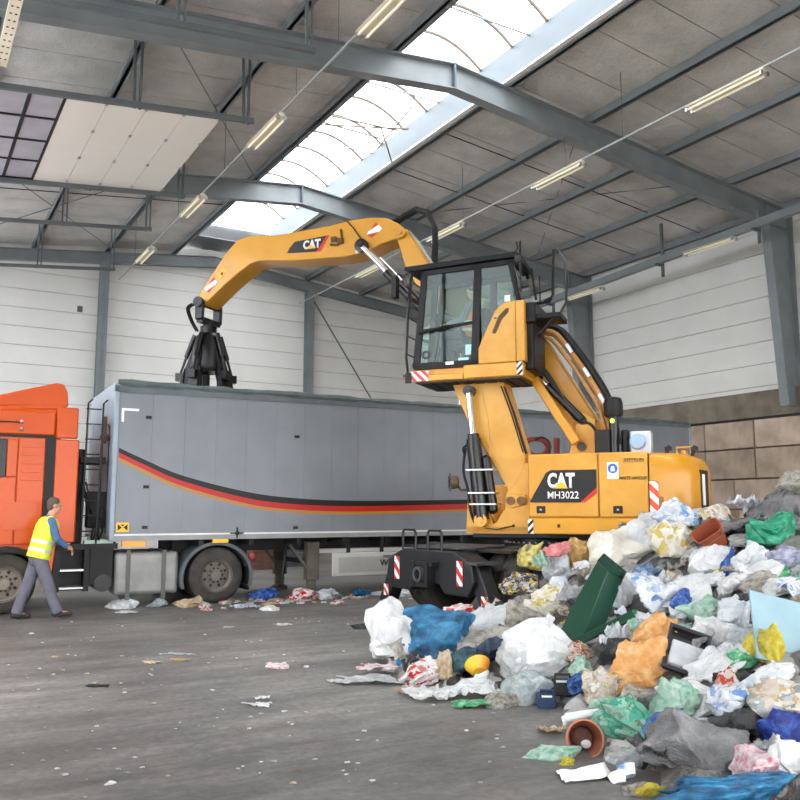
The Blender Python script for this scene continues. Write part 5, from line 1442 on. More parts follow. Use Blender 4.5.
PL = {
    'white': plastic('bag_white', [(216, 219, 222), (236, 237, 237), (246, 245, 242)], .28),
    'blue': plastic('bag_blue', [(14, 78, 118), (28, 112, 158), (56, 146, 190)], .3),
    'bluep': plastic('bag_mid_blue', [(20, 56, 136), (40, 94, 180), (110, 150, 205)], .3),
    'royalblue': plastic('bag_royal_blue', [(14, 34, 118), (28, 62, 158), (56, 100, 190)], .3),
    'navy': plastic('bag_navy', [(26, 42, 66), (40, 62, 90), (58, 84, 112)], .35),
    'teal': plastic('bag_teal', [(24, 58, 68), (34, 80, 92), (58, 104, 112)], .35),
    'clear': plastic('film_clear', [(206, 210, 213), (228, 231, 231), (244, 244, 242)], .18, 6, .80, .8, tl=.3),
    'paleclear': plastic('film_pale', [(176, 200, 206), (214, 226, 228), (236, 240, 240)], .22, 6, .78, .8, tl=.3),
    'clearblue': plastic('film_bluish', [(150, 176, 190), (206, 218, 224), (236, 240, 242)], .22, 6, .8, .8, tl=.3),
    'pinkwhite': plastic('film_pink', [(236, 236, 236), (238, 226, 226), (226, 130, 138)], .35, 9),
    'whitered': plastic('bag_white_red', [(244, 243, 240), (236, 236, 236), (230, 228, 226), (214, 40, 40)], .35, 5),
    'beige': plastic('bag_beige', [(180, 150, 112), (208, 186, 152), (228, 214, 190)], .4),
    'beigeclear': plastic('film_beige', [(160, 150, 134), (204, 198, 186), (228, 226, 218)], .25, 6, .8, .8, tl=.3),
    'kraft': plastic('kraft', [(150, 122, 88), (176, 148, 112)], .8, 6, 1, .2, tl=0),
    'green': plastic('bag_green', [(44, 142, 88), (76, 176, 116), (150, 206, 168)], .35),
    'palegreen': plastic('bag_pale_green', [(130, 190, 160), (176, 214, 194), (214, 230, 218)], .3, 6, .88),
    'emerald': plastic('bag_emerald', [(16, 132, 96), (32, 160, 120), (84, 192, 156)], .3),
    'netgreen': plastic('bag_net_green', [(44, 156, 126), (90, 190, 160), (160, 212, 190), (120, 140, 120)], .3, 7, .92),
    'amber': plastic('bag_amber', [(214, 150, 78), (230, 172, 104), (240, 196, 140)], .3, 5),
    'amber2': plastic('bag_ochre', [(190, 144, 66), (210, 170, 96), (226, 194, 134)], .35),
    'mixed': plastic('bag_mixed', [(210, 190, 150), (226, 224, 218), (190, 150, 100), (236, 236, 232), (150, 160, 160)], .25, 8),
    'mixedw': plastic('bag_mixed_white', [(192, 202, 210), (230, 233, 236), (210, 218, 224), (242, 242, 240)], .22, 7),
    'black': plastic('bag_black', [(8, 8, 9), (16, 17, 19), (30, 31, 33)], .22, 5, tl=0),
    'dark': plastic('bag_dark', [(30, 28, 34), (56, 50, 60), (90, 70, 110)], .3, 6, tl=0),
    'rednet': plastic('bag_red_brown', [(150, 60, 40), (210, 190, 170), (180, 110, 80), (226, 222, 216)], .3, 9),
    'woven': plastic('woven_white', [(216, 212, 198), (230, 226, 214), (238, 234, 224)], .6, 3, 1, .35),
    'pink': plastic('bag_pink', [(222, 120, 124), (238, 168, 168)], .4),
    'zebra': plastic('bag_pattern', [(34, 32, 34), (70, 64, 66), (200, 196, 196), (44, 40, 40), (214, 186, 60)], .3, 9, tl=.1),
    'yellowp': plastic('film_yellow', [(120, 112, 84), (222, 208, 110), (236, 226, 150)], .35, 5),
    'yellow': plastic('bag_yellow', [(176, 158, 26), (210, 192, 52), (226, 214, 100)], .32),
    'bluewhite': plastic('bag_blue_white', [(236, 238, 240), (214, 222, 232), (236, 236, 236), (120, 160, 215)], .25, 6),
    'darkgrey': plastic('sheet_dark_grey', [(56, 56, 57), (84, 84, 85), (116, 116, 117)], .3, 4, 1, .8, tl=.1),
    'grey': plastic('bag_grey', [(142, 140, 138), (170, 168, 164), (194, 192, 188)], .3),
    'greybag': plastic('bag_big_grey', [(100, 100, 101), (122, 122, 123), (144, 144, 145)], .3, 3, 1, .6, tl=.15),
    'lavender': plastic('bag_lavender', [(120, 122, 150), (160, 162, 186), (196, 198, 214)], .3),
    'whiteyellow': plastic('bag_white_yellow', [(236, 234, 226), (228, 222, 196), (240, 238, 232), (214, 190, 100)], .3, 6),
    'denim': plastic('bag_denim', [(70, 100, 134), (104, 136, 170), (150, 176, 200)], .35),
    'redclear': plastic('bag_red_clear', [(236, 232, 228), (226, 216, 208), (210, 90, 50), (190, 40, 36)], .28, 6),
    'printwhite': plastic('carrier_print', [(206, 220, 226), (226, 234, 238), (236, 240, 242)], .35, 3),
    'pinkclear': plastic('bag_pink_clear', [(236, 232, 234), (226, 200, 206), (214, 130, 146)], .28, 6),
    'foil': plastic('foil', [(180, 182, 184), (226, 228, 230)], .2, 6, 1, .9, metal=.9, tl=0),
}
SOLID = {
    'orange': mat('bowl_orange', (240, 150, 40), .35, 0, 0, 4, rgb2=(226, 196, 60)), 'blackp': mat('plastic_black', (26, 27, 30), .35),
    'navyp': mat('plastic_navy', (34, 56, 92), .4, 0, .2, 6), 'milky': mat('plastic_milky', (222, 230, 226), .35, 0, .06, 5),
    'terracotta': mat('terracotta', (178, 112, 86), .75, 0, .25, 6), 'paper': mat('paper_white', (238, 238, 240), .7, 0, .05, 6, .3, 12),
    'brown': mat('plastic_brown', (150, 76, 50), .45, 0, .2, 5), 'paleblue': mat('sheet_pale_blue', (150, 180, 190), .22, 0, .15, 2.5, alpha=.78),
    'bluewhitep': mat('cup_blue_white', (230, 236, 242), .4, 0, 0, 12, rgb2=(50, 120, 190)),
    'bingreen': mat('bin_green', (10, 58, 42), .35, 0, .12, 4),
}
def material_for(k): return PL.get(k) or SOLID[k]

def ico(sub):
    bm = bmesh.new(); bmesh.ops.create_icosphere(bm, subdivisions=sub, radius=1.0)
    v = [x.co.copy() for x in bm.verts]; f = [[q.index for q in p.verts] for p in bm.faces]
    bm.free(); return v, f
ICO = {s: ico(s) for s in (3, 4, 5)}

import numpy as np, re
def creases(P, rng, bands):
    """sum of sharp ridges running in random directions over warped space"""
    W = P + sum(.22 * np.sin(P @ rng.normal(0, 1.6, (3, 3)) + rng.uniform(0, 6.28, 3)) for _ in range(2))
    out = np.zeros(len(P))
    for f, a, m in bands:
        for _ in range(m):
            d = rng.normal(0, 1, 3); d /= np.linalg.norm(d)
            out += a / m * (1 - np.abs(np.sin(f * (W @ d) + rng.uniform(0, 6.28) + .8 * np.sin(W @ rng.normal(0, 2.2, 3)))))
    return out

def bag_mesh(seed, sub=4, tied=False, boxy=0.0, crum=1.0):
    """crumpled plastic bag of unit size: pulled corners, flat facets where contents press, sharp folds"""
    vs, fs = ICO[sub]
    v = np.array(vs)
    rng = np.random.RandomState(seed)
    w = v.copy()
    if boxy:
        m_ = np.abs(v).max(1, keepdims=True)
        w = v * (1 - boxy) + v / m_ * .82 * boxy
    w = w + sum(.15 * crum * np.sin(v @ rng.normal(0, 1.5, (3, 3)) + rng.uniform(0, 6.28, 3)) for _ in range(2))
    N = rng.normal(0, 1, (30, 3)); N /= np.linalg.norm(N, axis=1, keepdims=True)
    d = rng.uniform(.70, 1.08, 30)
    dots = v @ N.T
    r = np.where(dots > .12, d / np.maximum(dots, .12), 9).min(1)
    r = np.minimum(r, 1.18)
    c = creases(v, rng, ((3.2, .26, 3), (6.5, .17, 4), (12, .11, 5), (22, .055, 5)))
    p = w * (r * (1 + crum * (c - c.mean()) * 1.15))[:, None]
    for _ in range(rng.randint(2, 6)):
        e = rng.normal(0, 1, 3); e[2] = abs(e[2]) * .6; e /= np.linalg.norm(e)
        k = np.exp(-(1 - v @ e) / rng.uniform(.015, .05))
        p += e * (rng.uniform(.15, .5) * k)[:, None]
    if tied:
        t = np.clip((v[:, 2] - .5) / .5, 0, 1)
        pinch = 1 - .88 * np.minimum(1, t * 1.35)
        fl = 1 + 4.0 * np.clip((t - .80) / .20, 0, 1) * (.4 + .6 * np.sin(7 * np.arctan2(v[:, 1], v[:, 0]) + seed))
        p[:, :2] *= (pinch * fl)[:, None]
        p[:, 2] += .30 * t
    lo = p[:, 2] < -.45
    p[lo, 2] = -.45 + (p[lo, 2] + .45) * .3
    me = bpy.data.meshes.new('bag_shape')
    me.from_pydata(p.tolist(), [], fs)
    me.shade_smooth(); me.set_sharp_from_angle(angle=radians(36))
    return me

def film_points(seed, n, amp=1.0):
    rng = np.random.RandomState(seed)
    g = np.linspace(-1, 1, n + 1)
    U, Vv = np.meshgrid(g, g, indexing='ij')
    a = np.arctan2(Vv, U); r = np.maximum(np.abs(U), np.abs(Vv))
    k = .82 + .12 * np.sin(3 * a + rng.uniform(0, 6)) + .09 * np.sin(7 * a + rng.uniform(0, 6)) + .06 * np.sin(13 * a + rng.uniform(0, 6))
    sq = r / np.maximum(np.hypot(U, Vv), 1e-6)
    x = U * k * (.5 + .5 * sq); y = Vv * k * (.5 + .5 * sq)
    P = np.stack([x.ravel(), y.ravel(), np.zeros(x.size)], 1)
    z = creases(P * 1.3, rng, ((3, .9, 3), (7, .5, 4), (14, .3, 4)))
    z = (z - z.min()) / (z.max() - z.min()) * amp
    s = .07 * np.sin(P @ rng.normal(0, 6, (3, 3)))
    return P[:, 0] + s[:, 0], P[:, 1] + s[:, 1], z

def film_mesh(seed, n=24):
    """crumpled flat sheet with ragged outline"""
    x, y, z = film_points(seed, n)
    fs = [(i * (n + 1) + j, (i + 1) * (n + 1) + j, (i + 1) * (n + 1) + j + 1, i * (n + 1) + j + 1) for i in range(n) for j in range(n)]
    me = bpy.data.meshes.new('film_shape'); me.from_pydata(np.stack([x, y, z], 1).tolist(), [], fs); me.shade_smooth(); me.set_sharp_from_angle(angle=radians(40))
    return me

HP = np.array(HEAP)
def heap_np(x, y):
    d = (HP[:, 0][None] - x[:, None]) ** 2 + (HP[:, 1][None] - y[:, None]) ** 2 + .02
    w = 1 / d ** 2
    return np.maximum((w * HP[:, 2][None]).sum(1) / w.sum(1), 0)

def drape_mesh(seed, cx, cy, w, d, amp, n=40):
    """sheet draped over the heap; local origin at (cx, cy, 0), axes turned to the heap's fall line"""
    x, y, z = film_points(seed, n)
    ca, sa = cos(radians(-30.46)), sin(radians(-30.46))
    lx, ly = x * w, y * d
    wx, wy = lx * ca - ly * sa, lx * sa + ly * ca
    h = heap_np(cx + wx, cy + wy)
    fs = [(i * (n + 1) + j, (i + 1) * (n + 1) + j, (i + 1) * (n + 1) + j + 1, i * (n + 1) + j + 1) for i in range(n) for j in range(n)]
    me = bpy.data.meshes.new('film_shape'); me.from_pydata(np.stack([wx, wy, h + .03 + z * amp], 1).tolist(), [], fs); me.shade_smooth(); me.set_sharp_from_angle(angle=radians(40))
    return me

CAMROT = radians(-30.46)
ITEMS = [
    (4.62, 7.9, 0.18, 0.63, 0.59, 'sack', 'white', 'plastic_sack', 'large white plastic sack standing beside the bright blue bag', 'sack'),
    (4.89, 7.54, 0.19, 0.68, 0.51, 'bag', 'blue', 'plastic_bag', 'bright blue plastic bag leaning against the large white sack', 'bag'),
    (3.89, 7.26, -0.0, 0.62, 0.13, 'film', 'clear', 'plastic_film', 'flat translucent film lying on the floor below the white sack', 'plastic film'),
    (4.19, 7.55, 0.04, 0.37, 0.12, 'film', 'pinkwhite', 'plastic_film', 'pink-printed white film at the foot of the white sack', 'plastic film'),
    (4.3, 6.92, 0.05, 0.43, 0.24, 'bag', 'whitered', 'plastic_bag', 'white shopping bag with red print below the blue bag', 'bag'),
    (4.48, 6.78, 0.11, 0.18, 0.28, 'bag', 'beige', 'plastic_bag', 'slim beige wrapper between the red-printed bag and the orange bowl', 'wrapper'),
    (4.63, 6.46, 0.13, 0.23, 0.16, 'bowl', 'orange', 'bowl', 'orange and yellow plastic bowl tipped on its side', 'bowl'),
    (4.68, 6.75, 0.17, 0.26, 0.26, 'bag', 'teal', 'plastic_bag', 'dark teal bag above the orange bowl', 'bag'),
    (4.93, 6.69, 0.24, 0.3, 0.25, 'bag', 'navy', 'plastic_bag', 'dark navy bag between teal bag and white sack of film', 'bag'),
    (4.04, 6.61, -0.0, 0.3, 0.09, 'film', 'kraft', 'cardboard_piece', 'torn brown cardboard strip on the floor below the red-printed bag', 'cardboard'),
    (4.04, 6.33, -0.0, 0.46, 0.2, 'drape', 'clear', 'plastic_film', 'long crumpled clear film along the floor edge of the heap', 'plastic film'),
    (4.38, 6.22, 0.02, 0.43, 0.21, 'drape', 'clear', 'plastic_film', 'crumpled clear film below the orange bowl', 'plastic film'),
    (4.16, 5.93, -0.0, 0.31, 0.09, 'film', 'green', 'plastic_tray', 'bright green flat plastic piece at the front edge of the heap', 'plastic piece'),
    (4.43, 5.82, 0.0, 0.3, 0.16, 'bag', 'beigeclear', 'plastic_bag', 'beige clear wrapper beside the bright green plastic piece', 'wrapper'),
    (4.69, 5.82, 0.05, 0.39, 0.35, 'bag', 'paleclear', 'plastic_bag', 'pale bluish clear bag in front of the black box', 'bag'),
    (5.05, 6.05, 0.26, 0.59, 0.46, 'tied', 'white', 'plastic_bag', 'big milky white bag below the dark green bin lid', 'bag'),
    (4.86, 6.24, 0.19, 0.41, 0.38, 'bag', 'clear', 'plastic_bag', 'clear bag of mixed wrappers next to the navy bag', 'bag'),
    (4.89, 5.65, 0.12, 0.18, 0.18, 'box', 'blackp', 'battery_box', 'small black box with a white handle strip', 'box'),
    (4.68, 5.6, 0.04, 0.15, 0.15, 'box', 'navyp', 'plastic_crate', 'dark blue crate standing under the small black box', 'crate'),
    (4.94, 5.48, 0.13, 0.2, 0.16, 'bag', 'bluep', 'plastic_bag', 'medium blue plastic piece right of the black box', 'bag'),
    (4.47, 4.93, 0.05, 0.28, 0.18, 'canister', 'milky', 'canister', 'flat milky white plastic canister behind the terracotta pot', 'canister'),
    (4.05, 4.48, -0.0, 0.27, 0.24, 'pot', 'terracotta', 'flower_pot', 'terracotta flower pot lying on its side with its mouth outward', 'flower pot'),
    (3.74, 4.49, -0.0, 0.3, 0.13, 'bag', 'palegreen', 'plastic_film', 'pale green crumpled film on the floor beside the terracotta pot', 'plastic film'),
    (3.7, 4.08, -0.0, 0.34, 0.11, 'paper', 'paper', 'paper_sheet', 'white paper sheet lying on the floor below the terracotta pot', 'paper'),
    (4.18, 4.96, -0.0, 0.2, 0.07, 'film', 'beige', 'paper_scrap', 'torn beige scrap on the floor between heap and pale green film', 'scrap'),
    (4.44, 4.44, 0.1, 0.43, 0.38, 'tied', 'netgreen', 'plastic_bag', 'translucent green tied bag beside the terracotta pot', 'bag'),
    (5.22, 5.09, 0.23, 0.5, 0.37, 'bag', 'amber', 'plastic_bag', 'large amber translucent bag above the green tied bag', 'bag'),
    (5.58, 5.24, 0.46, 0.34, 0.39, 'bag', 'amber', 'plastic_bag', 'amber bag behind the larger amber one', 'bag'),
    (4.89, 5.15, 0.15, 0.33, 0.27, 'bag', 'mixed', 'plastic_bag', 'clear bag stuffed with mixed packaging left of the large amber bag', 'bag'),
    (5.33, 5.47, 0.38, 0.36, 0.27, 'bag', 'black', 'plastic_bag', 'black bin bag under the dark green bin lid', 'bag'),
    (5.22, 5.85, 0.33, 0.23, 0.21, 'bag', 'rednet', 'plastic_bag', 'clear bag with red and brown food wrappers under the green lid', 'bag'),
    (7.24, 7.43, 1.06, 0.72, 0.58, 'sack', 'woven', 'woven_sack', 'big off-white woven sack with yellow rim behind the green bin lid', 'sack'),
    (6.93, 7.67, 0.99, 0.3, 0.47, 'bag', 'amber2', 'plastic_bag', 'ochre yellow bag standing near the yellow machine', 'bag'),
    (6.59, 7.66, 1.1, 0.28, 0.18, 'bag', 'pink', 'plastic_bag', 'small pink bag next to the ochre bag', 'bag'),
    (6.71, 7.79, 0.85, 0.35, 0.35, 'bag', 'mixedw', 'plastic_bag', 'round whitish clear bag below the small pink bag', 'bag'),
    (6.28, 7.9, 0.71, 0.48, 0.28, 'bag', 'zebra', 'plastic_bag', 'black and yellow patterned bag near the wheel of the machine', 'bag'),
    (7.03, 8.72, 0.93, 0.38, 0.36, 'bag', 'yellowp', 'plastic_bag', 'crumpled yellow film caught on the machine wheel', 'plastic film'),
    (6.44, 7.77, 1.0, 0.16, 0.18, 'bag', 'palegreen', 'plastic_bag', 'small pale green bag close to the machine wheel', 'bag'),
    (7.53, 7.18, 1.41, 0.82, 0.4, 'drape', 'clear', 'plastic_film', 'wide crinkled clear film on the heap crest before the counterweight', 'plastic film'),
    (7.68, 6.85, 1.48, 0.52, 0.32, 'bag', 'bluewhite', 'plastic_bag', 'blue-white printed film bag on the heap crest', 'bag'),
    (8.0, 6.78, 1.46, 0.46, 0.25, 'drape', 'clearblue', 'plastic_film', 'pale film on the crest left of the dark grey sheet', 'plastic film'),
    (8.01, 6.31, 1.44, 0.77, 0.42, 'drape', 'darkgrey', 'plastic_film', 'large dark grey crumpled plastic sheet on the heap crest', 'plastic film'),
    (8.61, 6.17, 1.57, 0.68, 0.34, 'drape', 'darkgrey', 'plastic_film', 'dark grey folded sheet at the top of the heap by the block wall', 'plastic film'),
    (7.85, 5.72, 1.32, 0.56, 0.43, 'bag', 'emerald', 'plastic_bag', 'emerald green translucent bag near the heap top', 'bag'),
    (7.67, 5.93, 1.25, 0.36, 0.15, 'bag', 'grey', 'plastic_bag', 'striped grey bag beside the emerald green bag', 'bag'),
    (7.54, 6.18, 1.22, 0.32, 0.23, 'tub', 'brown', 'plastic_tub', 'reddish brown plastic tub tipped open on the heap', 'tub'),
    (7.32, 6.12, 1.02, 0.44, 0.37, 'bag', 'white', 'plastic_bag', 'round white bag below the reddish brown tub', 'bag'),
    (7.31, 5.86, 0.95, 0.14, 0.34, 'bag', 'bluep', 'plastic_bag', 'narrow bright blue bag between two white bags', 'bag'),
    (7.4, 5.7, 1.0, 0.36, 0.4, 'tied', 'mixedw', 'plastic_bag', 'whitish crinkled bag below the emerald green bag', 'bag'),
    (7.58, 5.45, 1.08, 0.36, 0.22, 'bag', 'lavender', 'plastic_bag', 'lavender grey bag below the emerald green bag', 'bag'),
    (6.74, 5.08, 0.9, 0.36, 0.2, 'bag', 'beigeclear', 'plastic_bag', 'beige clear bag above the pale rigid sheet', 'bag'),
    (6.81, 4.87, 0.91, 0.26, 0.16, 'bag', 'white', 'plastic_bag', 'white bag just above the pale rigid sheet', 'bag'),
    (7.34, 6.62, 1.2, 0.48, 0.44, 'bag', 'whiteyellow', 'plastic_bag', 'whitish bag with yellowish content below the crest film', 'bag'),
    (6.51, 5.67, 0.85, 0.57, 0.26, 'drape', 'clear', 'plastic_film', 'long grey-clear film across the middle of the heap', 'plastic film'),
    (6.92, 6.67, 0.82, 0.32, 0.34, 'bag', 'denim', 'plastic_bag', 'denim blue bag beside the dark green bin lid', 'bag'),
    (6.32, 6.36, 0.7, 0.3, 0.36, 'bag', 'white', 'plastic_bag', 'crumpled white bag resting on the dark green bin lid', 'bag'),
    (6.19, 6.11, 0.54, 0.17, 0.14, 'bag', 'green', 'plastic_bag', 'small bright green bag by the edge of the dark green lid', 'bag'),
    (6.38, 5.9, 0.74, 0.4, 0.36, 'bag', 'bluewhite', 'plastic_bag', 'blue and white clear bag right of the denim blue bag', 'bag'),
    (6.37, 5.65, 0.71, 0.24, 0.24, 'bag', 'bluep', 'plastic_bag', 'blue bag with white print in the middle of the heap', 'bag'),
    (6.4, 5.41, 0.64, 0.36, 0.25, 'bag', 'palegreen', 'plastic_bag', 'pale green bag under the long grey film', 'bag'),
    (6.05, 5.05, 0.5, 0.39, 0.39, 'bag', 'white', 'plastic_bag', 'white bag right of the black food tray', 'bag'),
    (6.4, 5.09, 0.57, 0.32, 0.39, 'bag', 'mixedw', 'plastic_bag', 'light clear bag left of the pale rigid sheet', 'bag'),
    (6.54, 5.13, 0.71, 0.32, 0.23, 'bag', 'dark', 'plastic_bag', 'dark bag with purple print above the yellow strip', 'bag'),
    (5.55, 4.91, 0.44, 0.27, 0.35, 'tray', 'blackp', 'food_tray', 'black plastic food tray with clear lid', 'tray'),
    (5.92, 5.13, 0.5, 0.22, 0.24, 'bag', 'bluewhite', 'plastic_bag', 'pale blue film above the black food tray', 'plastic film'),
    (5.71, 4.26, 0.54, 0.24, 0.29, 'bag', 'yellow', 'plastic_bag', 'yellow plastic bag beside the pale rigid sheet', 'bag'),
    (5.94, 4.25, 0.67, 0.54, 0.55, 'panel', 'paleblue', 'rigid_sheet', 'pale blue rigid plastic sheet leaning on the heap', 'panel'),
    (5.59, 4.42, 0.45, 0.23, 0.15, 'bag', 'green', 'plastic_bag', 'pale green wrapper below the white clear bags', 'wrapper'),
    (5.48, 4.56, 0.37, 0.46, 0.2, 'drape', 'clear', 'plastic_film', 'clear film right of the black food tray', 'plastic film'),
    (4.95, 4.35, 0.26, 0.43, 0.16, 'sack', 'white', 'plastic_sack', 'flat white sack lying above the big grey bag', 'sack'),
    (5.23, 4.21, 0.27, 0.24, 0.26, 'bag', 'redclear', 'plastic_bag', 'clear bag with red and orange wrappers beside the printed carrier bag', 'bag'),
    (5.07, 3.78, 0.35, 0.38, 0.29, 'sack', 'printwhite', 'carrier_bag', 'white carrier bag with dark print', 'carrier bag'),
    (4.72, 3.72, 0.22, 0.33, 0.22, 'bag', 'black', 'plastic_bag', 'black bin bag behind the big grey bag', 'bag'),
    (4.73, 3.42, 0.19, 0.27, 0.37, 'bag', 'royalblue', 'plastic_bag', 'royal blue bag near the printed carrier bag', 'bag'),
    (4.7, 3.37, 0.18, 0.14, 0.24, 'bag', 'bluewhite', 'plastic_bag', 'pale blue film over the royal blue bag', 'plastic film'),
    (4.3, 3.73, 0.11, 0.61, 0.39, 'bag', 'greybag', 'plastic_bag', 'big grey rubbish bag at the near edge of the heap', 'bag'),
    (4.28, 3.33, 0.16, 0.2, 0.25, 'bag', 'pinkclear', 'plastic_bag', 'pinkish clear bag at the end of the big grey bag', 'bag'),
    (4.62, 4.07, 0.17, 0.33, 0.15, 'bag', 'white', 'plastic_bag', 'white bag lying on top of the big grey bag', 'bag'),
    (4.0, 3.21, 0.07, 0.59, 0.19, 'bag', 'blue', 'plastic_bag', 'blue rubbish bag at the very front of the heap', 'bag'),
    (4.1, 3.94, 0.12, 0.18, 0.27, 'film', 'darkgrey', 'plastic_film', 'dark grey strip of sheeting beside the big grey bag', 'plastic film'),
    (4.86, 4.75, 0.16, 0.3, 0.19, 'bag', 'beigeclear', 'plastic_bag', 'smoky clear bag right of the green tied bag', 'bag'),
    (3.94, 3.97, 0.08, 0.18, 0.09, 'bag', 'foil', 'foil_piece', 'crumpled aluminium foil below the green tied bag', 'foil'),
    (3.87, 3.9, 0.04, 0.11, 0.07, 'cup', 'bluewhitep', 'yoghurt_cup', 'small blue and white yoghurt cup', 'cup'),
    (3.79, 3.9, 0.01, 0.11, 0.05, 'cup', 'paper', 'plastic_cup', 'small white plastic cup next to the white paper sheet', 'cup'),
    (3.76, 3.64, 0.01, 0.15, 0.08, 'bag', 'yellow', 'plastic_bag', 'bright yellow wrapper at the near edge of the heap', 'wrapper'),
    (3.72, 3.71, -0.0, 0.16, 0.11, 'bag', 'beigeclear', 'plastic_bag', 'beige clear wrapper next to the bright yellow wrapper', 'wrapper'),
    (3.76, 4.32, -0.0, 0.09, 0.06, 'bag', 'yellow', 'plastic_piece', 'tiny yellow piece beside the terracotta pot', 'plastic piece'),
    (5.71, 7.58, 0.44, 0.76, 0.28, 'drape', 'clear', 'plastic_film', 'clear film bag at the foot of the stabiliser', 'plastic film'),
    (5.63, 8.33, 0.39, 0.42, 0.21, 'bag', 'whitered', 'plastic_bag', 'white bag with brown content near the machine tyre', 'bag'),
    (5.4, 7.08, 0.29, 0.57, 0.22, 'bag', 'grey', 'plastic_bag', 'grey bag behind the navy bag', 'bag'),
    (6.05, 7.23, 0.51, 0.53, 0.36, 'bag', 'whiteyellow', 'plastic_bag', 'pale bag with yellow wrappers left of the dark green bin lid', 'bag'),
    (5.8, 7.34, 0.41, 0.47, 0.32, 'bag', 'beigeclear', 'plastic_bag', 'beige bag below the patterned black and yellow bag', 'bag'),
    (5.68, 6.98, 0.32, 0.24, 0.22, 'bag', 'royalblue', 'plastic_bag', 'small royal blue bottle label bag above the milky bag', 'bag'),
    (6.31, 7.29, 0.62, 0.39, 0.33, 'bag', 'mixedw', 'plastic_bag', 'whitish bag above the dark green bin lid edge', 'bag'),
]

def put(name, me, m, loc, size, rot, label, cat, group=None, kind=None, thick=0.0):
    if me.materials: me.materials[0] = m
    else: me.materials.append(m)
    o = link(name, me)
    o.location = loc; o.scale = size; o.rotation_euler = rot
    if thick:
        md = o.modifiers.new('thickness', 'SOLIDIFY'); md.thickness = thick
    tag(o, label, cat, group, kind)
    return o

